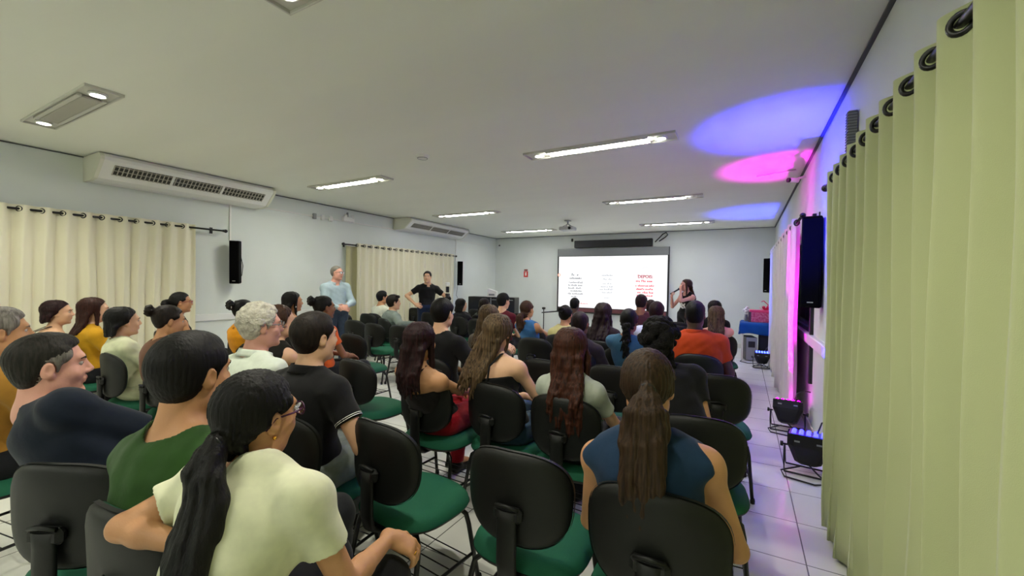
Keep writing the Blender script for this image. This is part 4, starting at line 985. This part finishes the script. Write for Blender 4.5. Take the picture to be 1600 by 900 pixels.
        if style in ('ponytail', 'lowpony'):
            L = hlen; m_ = 9
            for j in range(m_):
                a = 2*pi*j/m_; ox, oy = .028*pw*cos(a), .020*pw*sin(a); p0 = kp; wv = rn.uniform(.5, 1); last = p0
                nn_ = 9; ll = L*rn.uniform(.82, 1.06); ph = rn.uniform(0, 6)
                for k_ in range(1, nn_+1):
                    f = k_/nn_; sw_ = min(1, f*3.5)*(1 if f < .75 else 1-.7*(f-.75)/.25)
                    q = kp+A(pond*f, 0, -ll*f)+RH@A(ox*1.25*sw_+.010*wv*sin(ph+f*11), -.030*min(1, f*5)*(1-f*.4)+oy*sw_, .03*min(1, f*4)*(1-f))
                    if q[2] < N[2]+.05:
                        sp_ = S(min(1, max(0, (q[2]-Pv[2])/(N[2]-Pv[2])))); q[1] = min(q[1], sp_[1]-.125*b*s+oy*.4)
                    r_0 = (.013+.008*min(1, f*4)) if f < .7 else .021-.015*(f-.7)/.3; HPs.append(rc(last, q, r_0, r_0, .008)); last = q
            
        if style == 'braid':
            p = kp; L = hlen
            for k_ in range(12):
                f = k_/12; q = kp+A(0, 0, -L*f); sp_ = S(min(1, max(0, (q[2]-Pv[2])/(N[2]-Pv[2])))); q[1] = min(q[1], sp_[1]-.12*b*s) if q[2] < N[2] else q[1]
                for j in range(3):
                    a = k_*1.05+j*2.1; HPs.append(el(q+A(.022*cos(a), .010*sin(a), -.01*j), (.020*(1-f*.4), .017, .024), None, .003))
            for k_ in range(8): HPs.append(rc(kp+A(rn.uniform(-.03, .03), 0, 0), kp+A(rn.uniform(-.06, .06), -.01, -rn.uniform(.15, L)), .01, .006, .004))
        if style in ('bun', 'updo'):
            R_ = .042 if style == 'bun' else .035
            HPs.append(el(T(0, -.135, kz+.02), (R_, R_*.8, R_), RH, .01))
            for j in range(7): a = j*.9; HPs.append(rc(T(R_*cos(a), -.14, kz+.02+R_*sin(a)), T(R_*cos(a+1.6), -.16, kz+.02+R_*.8*sin(a+1.6)), .015, .012, .006))
        hm = hair_mat(hair, 'v' if style in ('ponytail', 'lowpony', 'braid') else 's')
        if style in ('ponytail', 'lowpony', 'braid'): MB().torus(kp+A(0, 0, -.004), .020, .007, RH@A(0, 1, .5), 14, 6).build('hair_tie', M_black, t)
    if HPs:
        def gv(x, y, z):
            q0 = x-H[0]; q1 = y-H[1]+.03; a = np.arctan2(q0, -q1); return ((.0014 if flow == 'v' or style in ('long', 'bob', 'wavylong', 'ponytail', 'lowpony') else .0007) if flow != 'c' else .0022)*(np.sin(a*37+z*9+2*np.sin(z*14))+np.sin(a*61+3*np.sin(z*11+a*5))) if flow != 'c' else .0022*(np.sin(x*160+3*np.sin(y*90))*np.sin(z*150+y*60))
        hm_l = hm if part_col is None else [hm, hair_mat(part_col, 'v')]
        if temple:
            hm_l = [hm, hair_mat(temple, 's')]
        fnm = (lambda c: (lambda q: (np.abs(q[:, 0]) > .050)*(q[:, 2] < .044+.5*np.clip(q[:, 1], -.04, .05)+.003*np.sin(q[:, 1]*400))*(q[:, 1] > -.022+.003*np.sin(q[:, 2]*500)+.3*q[:, 2])*1)((c-H)@RH)) if temple else None if part_col is None else (lambda c: (c[:, 2] < H[2]-.02)*1)
        surf('hair', HPs, min(h, .007), hm_l, t, fnm, groove=gv)
    if glasses:
        g = MB(); gm = mat('frame_'+glasses, glasses, .25)
        for q in (-1, 1):
            pts = [T(q*.032+.024*cos(a), .104-.012*abs(cos(a))*(.5), .008+.018*sin(a)) for a in np.linspace(0, 2*pi, 17)]
            g.tube(pts, .0021, 6); g.tube([T(q*.055, .092, .014), T(q*.075, .05, .013), T(q*.081, -.005, .010), T(q*.080, -.03, -.018)], .0024, 6)
        g.tube([T(-.009, .108, .012), T(0, .112, .014), T(.009, .108, .012)], .0021, 6); go = g.build('eyeglasses', gm, t)
        ln = MB()
        for q in (-1, 1): ln.add([T(q*.032, .1, .008)]+[T(q*.032+.022*cos(a), .103-.006*abs(cos(a)), .008+.016*sin(a)) for a in np.linspace(0, 2*pi, 13)[:-1]], [(0, 1+i, 1+(i+1) % 12) for i in range(12)])
        gl = mat('lens_glass', (.9, .9, .9), .02, .5, trans=.95); ln.build('eyeglass_lens', gl, go)
    info = dict(T=T, H=H, RH=RH, N=N, S=S, fr=fr, SH=SH, AR=AR, t=t, LG=LG, Pv=Pv, body=body_o, s=s, FG=FG)
    if extra: extra(info)
    return t, info
# ============================================================ the people
def loc_of(w, seat, body): return rotm(-body)@(np.array(w, float)-A(seat[0], seat[1], 0))
NO_CHAIR = 'none'
def seated(lb, px, py, d, body=0, look=None, chair=None, cpx=None, clabel='', dz=0, seat=None, crz=None, cxy=None, **k):
    """px,py,d: where the head is seen and how far; the chair follows the pelvis unless it is seen at cpx"""
    body = radians(body); look = body if look is None else radians(look)
    Hw = atd(px, py, d)+A(0, 0, dz); fw = A(-sin(body), cos(body))
    if cpx is not None:
        c = atz(cpx[0], cpx[1], .845)[:2]+fw*.23; seat = c-fw*.05
    elif seat is None: seat = Hw[:2]-fw*.035
    seat = np.array(seat, float)
    if chair is not False: chair_at(*(seat+fw*.05 if cxy is None else cxy), body if crz is None else radians(crz), clabel)
    hh = .0048 if d < 1.7 else .0065 if d < 3 else .008 if d < 5 else .009
    k.setdefault('h', hh); k.setdefault('size', 1.0 if k.get('male', True) else .95)
    k.setdefault('face', True)
    Rb = rotm(-body); ar = list(k.get('arms', ('lap', 'lap')))
    for i, a in enumerate(ar):
        if isinstance(a, dict) and a.get('world'):
            a = dict(a)
            for q in ('w', 'e'):
                if q in a: a[q] = Rb@(np.array(a[q], float)-A(seat[0], seat[1], 0))
            for q in ('d', 'n', 'pole'):
                if q in a: a[q] = Rb@np.array(a[q], float)
            ar[i] = a
    k['arms'] = ar
    return person(lb, Hw, seat, body, look, group=None, **k)

# --- nearest row
def p1x(f):
    T = f['T']; t = f['t']
    for q in (1,): MB().sphere(T(q*.080, -.004, -.042), .005, 8, 6).build('earring', mat('gold', '#d9a441', .25, metal=1), t)
    g = f['FG'][1][2+4*2+1]; a, b = g['a'], g['b']; MB().torus(a+(b-a)*.55, .0098, .0022, b-a, 16, 6).build('ring', MATS['gold'], t)
seated('woman in a pale cream tee with a long black ponytail and purple-framed glasses', 405, 650, 1.10, 4, 2, clabel='chair under the woman in the cream tee at the bottom left', seat=(-1.02, .50),
       male=False, skin='tan', hair='black', style='lowpony', hlen=.42, shirt=('tee', '#dfe0bf'), pants='#141416', glasses='#4a1c44', seed=11, nod=-.05, tilt=.04, twist=.05, sw=.166, neckl=.84, shrug=.04, noff=(.045, 0, .0), ponx=.03, ponz=-.03, pond=.10, ponw=1.2, wr=.0035, extra=p1x,
       arms=({'world': 1, 'w': atd(292, 852, .99), 'e': atd(192, 824, 1.02), 'd': (1, 0, -.1), 'n': (0, -1, .2)}, {'world': 1, 'w': atz(607, 842, .655), 'pole': (.5, -.5, -1), 'd': (.75, .45, -.42), 'n': (.35, 0, 1), 'curl': .55}))
seated('man in a dark green tee with thick dark hair seen from behind', 303, 585, 1.30, 8, 10, clabel='chair under the man in green, an elbow rests on its back', seat=(-1.43, .62),
       skin='tan', hair='black', style='short', shirt=('tee', '#294a1c'), pants='#24262b', seed=12, nod=-.04, size=1.04, twist=.0, arms=('lap', 'lap'), wr=.003)
seated('man in a navy tee in profile with greying temples at the lower left', 80, 573, 1.66, 8, -14, clabel='chair at the lower left corner under the man in the navy tee', seat=(-2.10, .74), cxy=(-2.01, .66), crz=28, bow=.0,
       skin='pink', hair='pepper', style='crop', shirt=('half', '#141c2a'), pants='#1b2330', seed=13, size=1.08, build_=1.12, shrug=-.02, temple='grey', arms=('lap', 'lap'), wr=.003)
seated('grey-haired person in a mustard top cut off by the left edge of the picture', 4, 520, 2.1, 10, -10, clabel='chair under the grey-haired person at the left edge', skin='tan', hair='grey', style='short', shirt=('tee', '#a8792f'), seed=14)
seated('woman with a long brown ponytail in a navy sleeveless top, seen from behind', 1012, 603, 1.42, 0, 3, clabel='large chair back at the bottom under the woman in the navy sleeveless top', cpx=(1020, 768),
       male=False, skin='tan', hair='light', style='ponytail', hlen=.40, ponx=.016, ponw=1.45, shirt=('tank', '#17304a'), pants='#15202e', seed=15, sw=.178, build_=1.12, size=1.0, arms=({'w': (-.13, .26, .60), 'pole': (-.6, -.6, -.8), 'd': (.5, .8, -.2)}, {'w': (.13, .26, .60), 'pole': (.6, -.6, -.8), 'd': (-.5, .8, -.2)}))
# --- second row
def p15x(f):
    for i in (0, 1):
        (sh, e, *_r) = f['AR'][i]
        for q in (.50, .53): MB().torus(sh+(e-sh)*q, .0625, .0018, e-sh, 24, 5).build('sleeve_stripe', M_white, f['t'])
seated('man with curly white hair, glasses and a white shirt, left of centre', 410, 510, 2.38, 0, -22, clabel='chair under the man with curly white hair', skin='pink', hair='white', style='curly', shirt=('long', '#d6dfd0'), pants='#4a5058', glasses='#6b6f73', seed=21, build_=1.08, wr=.003)
seated('man in a black polo shirt with white sleeve stripes, dark side-parted hair', 494, 528, 2.06, 4, -8, clabel='chair under the man in the black polo with striped sleeves', skin='light', hair='dark', style='short', shirt=('polo', '#111113'), pants='#7d8583', seed=22, build_=1.06, extra=p15x, arms=('lap', {'w': (.24, .22, .66), 'pole': (.6, -.6, -.3), 'd': (-.3, .9, -.2)}))
seated('woman with very long straight wine-dark hair and bare shoulders, red trousers', 659, 534, 2.58, -2, 2, clabel='chair under the woman with wine-dark hair and red trousers', cpx=(655, 590), male=False, skin='tan', hair='wine', style='long', hlen=.34, shirt=('strap', '#15100f'), pants='#9c1020', seed=23)
seated('woman with long straight ash-brown hair and a black strap top over bare back', 779, 520, 2.68, -6, 6, clabel='chair under the woman in the black strap top', cpx=(765, 600), male=False, skin='light', hair='ash', style='long', hlen=.40, shirt=('strap', '#0e0e10'), pants='#31485e', seed=24, sw=.165, tilt=.03, hside=-.11)
seated('woman with long wavy red-brown hair and a light grey tee', 893, 545, 2.38, -4, 2, clabel='chair under the woman with long red-brown hair', cpx=(875, 620), male=False, skin='light', hair='auburn', style='wavylong', hlen=.50, shirt=('tee', '#a9b0a2'), pants='#23262c', seed=25, hside=.05)
seated('person with black curly hair in a black tee in front of the man in orange', 1030, 536, 2.42, 4, 8, clabel='chair right of the ponytail, under the person with black curly hair', cpx=(1090, 652), male=False, skin='tan', hair='black', style='afro', shirt=('tee', '#0f0f11'), pants='#15161a', seed=26, sw=.17, arms=({'w': (-.1, .3, .62), 'pole': (-.3, -.5, -1)}, {'w': (.1, .3, .62), 'pole': (.3, -.5, -1)}))
# --- left block
seated('woman with short brown hair beside the cream curtain, leftmost of the back heads', 93, 489, 4.05, -5, -25, clabel='chair under the brown-haired woman at the far left', male=False, skin='light', hair='wine', style='bob', hlen=.10, shirt=('strap', '#3a2a2a'), seed=31)
seated('woman with long dark brown hair in a mustard yellow top', 150, 485, 3.95, 0, -12, clabel='chair under the woman in the mustard yellow top', male=False, skin='light', hair='red', style='long', hlen=.26, shirt=('tee', '#c9951c'), seed=32, tilt=.05)
seated('woman with a black bob and a cream white blouse', 196, 503, 3.42, -4, -6, clabel='chair under the woman with the black bob in white', cpx=(165, 552), male=False, skin='light', hair='black', style='bob', hlen=.12, shirt=('half', '#d9dcb8'), pants='#bcbf9c', seed=33)
seated('woman with dark gathered hair in a brown top leaning her head down', 266, 502, 3.2, -4, -16, clabel='chair under the woman in the brown top', cpx=(232, 562), male=False, skin='tan', hair='dark', style='updo', shirt=('tee', '#6e4a36'), seed=34, nod=-.15, bow=.06)
seated('woman with a dark ponytail, white hair tie and red glasses in a black top', 284, 473, 4.8, -8, -30, clabel='chair under the woman with red glasses', male=False, skin='tan', hair='black', style='ponytail', hlen=.16, shirt=('tank', '#15151a'), glasses='#a02030', seed=35)
def clipx(f):
    t = f['t']; T = f['T']; c = MB()
    for q in (-1, 1): c.torus(T(q*.025, -.150, .062), .022, .004, f['RH']@A(0, 1, .2), 14, 5)
    c.build('hair_clip', M_white, t)
seated('woman with black hair in a white clip and a bright yellow top', 383, 487, 4.2, -2, -6, clabel='chair under the woman with the white hair clip', cpx=(366, 530), male=False, skin='tan', hair='black', style='bun', shirt=('tee', '#d68f12'), seed=36, extra=clipx)
seated('woman with brown hair resting her chin on her hand behind the curly white-haired man', 440, 503, 3.0, -2, -12, clabel='chair under the woman resting her chin on her hand', male=False, skin='light', hair='brown', style='bob', hlen=.14, shirt=('tank', '#17130f'), seed=37,
       arms=('lap', {'w': (.10, .17, .97), 'pole': (.6, .3, -1), 'd': (-.3, .25, .9), 'n': (.3, 1, 0), 'curl': .9}))
def earx(f): MB().sphere(f['T'](.084, .0, -.055), .010, 8, 6).build('earring', M_white, f['t'])
seated('woman with long black hair, bare shoulder and a dark red dress', 459, 472, 4.95, -4, -18, clabel='chair under the woman in the dark red dress', male=False, skin='tan', hair='black', style='long', hlen=.22, shirt=('strap', '#3a1216'), pants='#2a0e12', seed=38, extra=earx)
seated('woman with black gathered hair in a bright orange top', 508, 481, 4.2, -4, -20, clabel='chair under the woman in the orange top', male=False, skin='brown', hair='black', style='bun', shirt=('tee', '#e0632a'), seed=39)
seated('man in a white shirt sitting in front of the cream curtain', 598, 465, 7.9, -10, -25, clabel='chair under the man in the white shirt by the curtain', skin='tan', hair='black', style='short', shirt=('tee', '#dfe2cf'), seed=40)
seated('young man in a grey jacket with thick dark hair, turned to the right', 616, 473, 6.9, -20, -35, clabel='chair under the man in the grey jacket', skin='light', hair='dark', style='wavy', shirt=('long', '#6f7a74'), pants='#30353a', seed=41, build_=1.1, arms=('lap', {'w': (.42, .18, .78), 'pole': (.6, -.7, -.2), 'd': (.5, .8, 0)}))
# --- middle block
seated('man in a black tee with short dark hair, his arm along the next chair back', 692, 490, 3.55, 0, 2, clabel='chair under the man in the black tee, left of the ash-haired women', skin='light', hair='black', style='short', shirt=('tee', '#0d0d0f', .02), seed=51, build_=1.12, size=1.03,
       arms=('lap', {'world': 1, 'w': atd(778, 541, 3.5), 'pole': (0, -.5, -1), 'd': (1, .2, -.1), 'n': (0, -.5, 1)}))
seated('woman with ash blond hair behind the woman in the black strap top', 765, 496, 3.95, -2, 6, clabel='chair under the woman with ash blond hair', male=False, skin='light', hair='ash', style='long', hlen=.34, shirt=('tee', '#5a5148'), seed=52)
seated('woman with a dark bob in a black jacket, in the middle far rows', 722, 477, 7.6, -4, -20, clabel='chair under the woman with the dark bob in black', cpx=(714, 494), male=False, skin='light', hair='black', style='bob', hlen=.13, shirt=('long', '#17171b'), seed=53)
seated('woman with long dark hair left of the man in maroon', 758, 476, 8.0, -4, -12, clabel='chair under the woman left of the man in maroon', male=False, skin='light', hair='dark', style='long', hlen=.25, shirt=('tee', '#2b3733'), seed=54)
seated('man in a maroon shirt with short dark hair in front of the black case', 787, 471, 6.3, -4, -16, clabel='chair under the man in the maroon shirt', skin='light', hair='black', style='short', shirt=('tee', '#571221'), seed=55, build_=1.08)
seated('woman with a brown ponytail in a bright blue sleeveless top', 824, 484, 5.55, -10, -14, clabel='chair under the woman in the bright blue sleeveless top', male=False, skin='tan', hair='brown', style='lowpony', hlen=.24, shirt=('tank', '#3f74ad'), pants='#2b3f52', seed=56, cpx=(828, 513))
# --- right block
seated('person with black gathered hair and a pale yellow top left of the slide', 884, 492, 5.2, 2, 0, clabel='chair under the person in pale yellow', male=False, skin='tan', hair='black', style='updo', shirt=('tee', '#c8bd86'), seed=61)
seated('person with very short black hair in dark purple in front of the slide', 906, 507, 4.05, 0, 4, clabel='chair under the person in dark purple', male=True, skin='brown', hair='purple', style='crop', shirt=('half', '#2a2028'), seed=62)
seated('person seen as a small dark head at the left part of the slide', 898, 476, 7.6, 0, 0, clabel='chair under the small dark head at the left of the slide', skin='dark', hair='black', style='crop', shirt=('tee', '#3d3440'), seed=63)
seated('woman with very long dark reddish hair in front of the slide centre', 943, 490, 4.7, 0, 0, clabel='chair under the woman with very long dark reddish hair', male=False, skin='light', hair='purple', style='wavylong', hlen=.46, shirt=('tee', '#2a1f24'), seed=64)
seated('woman with a black braided ponytail in a blue denim top', 983, 502, 4.0, 0, 2, clabel='chair under the woman with the braided ponytail', cpx=(972, 544), male=False, skin='brown', hair='black', style='braid', hlen=.30, shirt=('tee', '#3c6587'), seed=65)
seated('man in dark maroon, the head reaching highest into the red slide text', 1002, 473, 6.2, 2, -2, clabel='chair under the man in dark maroon before the red text', skin='brown', hair='purple', style='crop', shirt=('tee', '#4a2630'), seed=66)
seated('person mostly hidden between the maroon man and the white-shirted man', 1017, 480, 6.9, 2, 0, clabel='chair under the hidden person before the red text', skin='brown', hair='wine', style='crop', shirt=('tee', '#b9b9c4'), seed=67)
seated('man in a white-lilac shirt in front of the right end of the slide', 1026, 488, 4.9, 4, 2, clabel='chair under the man in the white-lilac shirt', skin='brown', hair='wine', style='short', shirt=('long', '#c5c9e6'), seed=68, build_=1.08)
seated('broad man in a bright orange polo shirt with short black hair', 1086, 492, 3.95, 2, 4, clabel='chair under the man in the orange polo', cpx=(1090, 554), skin='dark', hair='black', style='crop', shirt=('polo', '#b83e0a', .022), seed=69, build_=1.22, sw=.205, size=1.08)
seated('woman with straight highlighted brown hair and bare shoulders near the presenter', 1119, 493, 5.35, 4, 8, clabel='chair under the woman with highlighted hair near the presenter', cpx=(1124, 522), male=False, skin='pink', hair='ash', style='long', hlen=.32, shirt=('strap', '#141414'), seed=70)
def bandx(f):
    T = f['T']; MB().tube([T(.088*sin(a), .012, .036+.098*cos(a)) for a in np.linspace(-1.7, 1.7, 16)], .007, 6).build('headband', mat('headband_cream', '#cfc8b8', .6), f['t'])
seated('woman with black hair and a headband, her head just above the highlighted hair', 1116, 482, 6.4, 6, 20, clabel='chair under the woman with the headband', male=False, skin='light', hair='black', style='long', hlen=.3, shirt=('tee', '#121214'), seed=71, extra=bandx)

# --- standing people
def beltx(f):
    t = f['t']; S = f['Pv']+A(0, 0, .05)
    MB().tube([S+A(.168*cos(a), .130*sin(a)-.004, 0) for a in np.linspace(0, 2*pi, 25)], .014, 6, flat=(1.3, .4, (0, 0, 1))).build('belt', M_black, t)
Hm = atd(527, 427, 7.0); print('P16', Hm)
person('grey-haired man in a light blue shirt standing by the left wall with clasped hands', Hm, None, radians(-102), radians(-72), stand=True, skin='pink', hair='grey', style='balding', shirt=('long', '#a9bcc4', .02), pants='#3d4a5c', glasses='#3a3a3c', seed=81, build_=1.12, size=1.0,
       arms=({'w': (-.05, .24, 1.02), 'pole': (-1, -.5, -.3), 'd': (.8, .5, -.2), 'n': (0, 1, .3)}, {'w': (.05, .25, 1.0), 'pole': (1, -.5, -.3), 'd': (-.8, .5, -.2), 'n': (0, 1, .3)}), extra=beltx)
def camx(f):
    t = f['t']; (sh, e, wt, hd, hn, *_r) = f['AR'][0]; c = wt+unit(hd)*.08
    g = MB().box(c+A(-.01, .02, -.02), (.09, .075, .14), .012); g.box(c+A(-.01, .02, .13), (.06, .07, .12), .01); g.tube([c+A(-.01, .05, .0), c+A(-.01, .16, -.06)], [.04, .045], 16); g.build('photo_camera', M_black, t)
    MB().box(c+A(-.01, .02, .24), (.075, .09, .07), .01).build('camera_flash', M_white, t)
Hp = atd(668, 433, 8.6); print('P17', Hp)
person('man in a black polo standing by the curtain with a camera, hand on hip', Hp, None, radians(-128), radians(-150), stand=True, skin='light', hair='dark', style='crop', shirt=('polo', '#101012'), pants='#1c2a44', seed=82, build_=1.0,
       arms=({'w': (-.36, .20, 1.12), 'pole': (-1, -.8, -.6), 'd': (.1, .6, .5), 'n': (-1, .2, 0), 'curl': .9}, {'w': (.26, .08, 1.0), 'pole': (1, -.5, .1), 'd': (-.7, .4, -.35), 'n': (.2, 1, .3), 'curl': .3}), extra=camx)
def micx(f):
    t = f['t']; T = f['T']; (sh, e, wt, hd, hn, *_r) = f['AR'][1]; a = T(0, .115, -.07); c = wt+unit(hd)*.085+A(0, .0, .0); d = unit(c-a)
    m = MB().tube([a+d*.03, c+d*.045], [.017, .013], 12); m.sphere(a+d*.012, .024, 12, 8); m.build('microphone', M_dark, t)
    rn = random.Random(5); lf = MB(); Sx = f['S']; fr = f['fr']
    for (x, z, r, w_) in ((.03, .50, .5, 1), (-.03, .47, -.6, 1), (.05, .42, .9, .9), (-.02, .40, .2, 1.1), (.04, .34, -.4, 1), (-.05, .33, .8, .9), (.0, .28, .1, 1), (.07, .47, 1.2, .8)):
        c_ = Sx(z)+fr(z)@A(x, .125-.25*x*x*8*.2, 0); vs = []; u_1 = fr(z)@A(cos(r), 0, sin(r)); u_2 = fr(z)@A(-sin(r), 0, cos(r))
        n_ = 10; vs = [c_+fr(z)@A(0, .012, 0)]+[c_+u_1*.05*.8*w_*cos(q)+u_2*.016*w_*sin(q)+fr(z)@A(0, -.004, 0) for q in np.linspace(0, 2*pi, n_+1)[:-1]]
        lf.add(vs, [(0, 1+i, 1+(i+1) % n_) for i in range(n_)])
    lf.build('leaf_print', M_white, t)
Hq = atd(1071, 446, 8.3); print('P41', Hq)
person('woman in a black dress with white leaf print speaking into a microphone', Hq, None, radians(140), radians(112), stand=True, male=False, skin='pink', hair='brown', style='long', hlen=.30, shirt=('tank', '#0e0e10'), pants='#101012', seed=83, size=.96, sw=.15,
       arms=({'w': (-.03, .17, 1.37), 'pole': (-.5, .2, -1), 'd': (.15, -.1, 1), 'n': (0, 1, 0), 'curl': .5}, {'w': (.13, .25, 1.24), 'pole': (.4, -.3, -1), 'd': (-.25, .1, .7), 'n': (.6, .6, .2), 'curl': 1.0}), extra=micx)
if not CH0_used[0]: pass
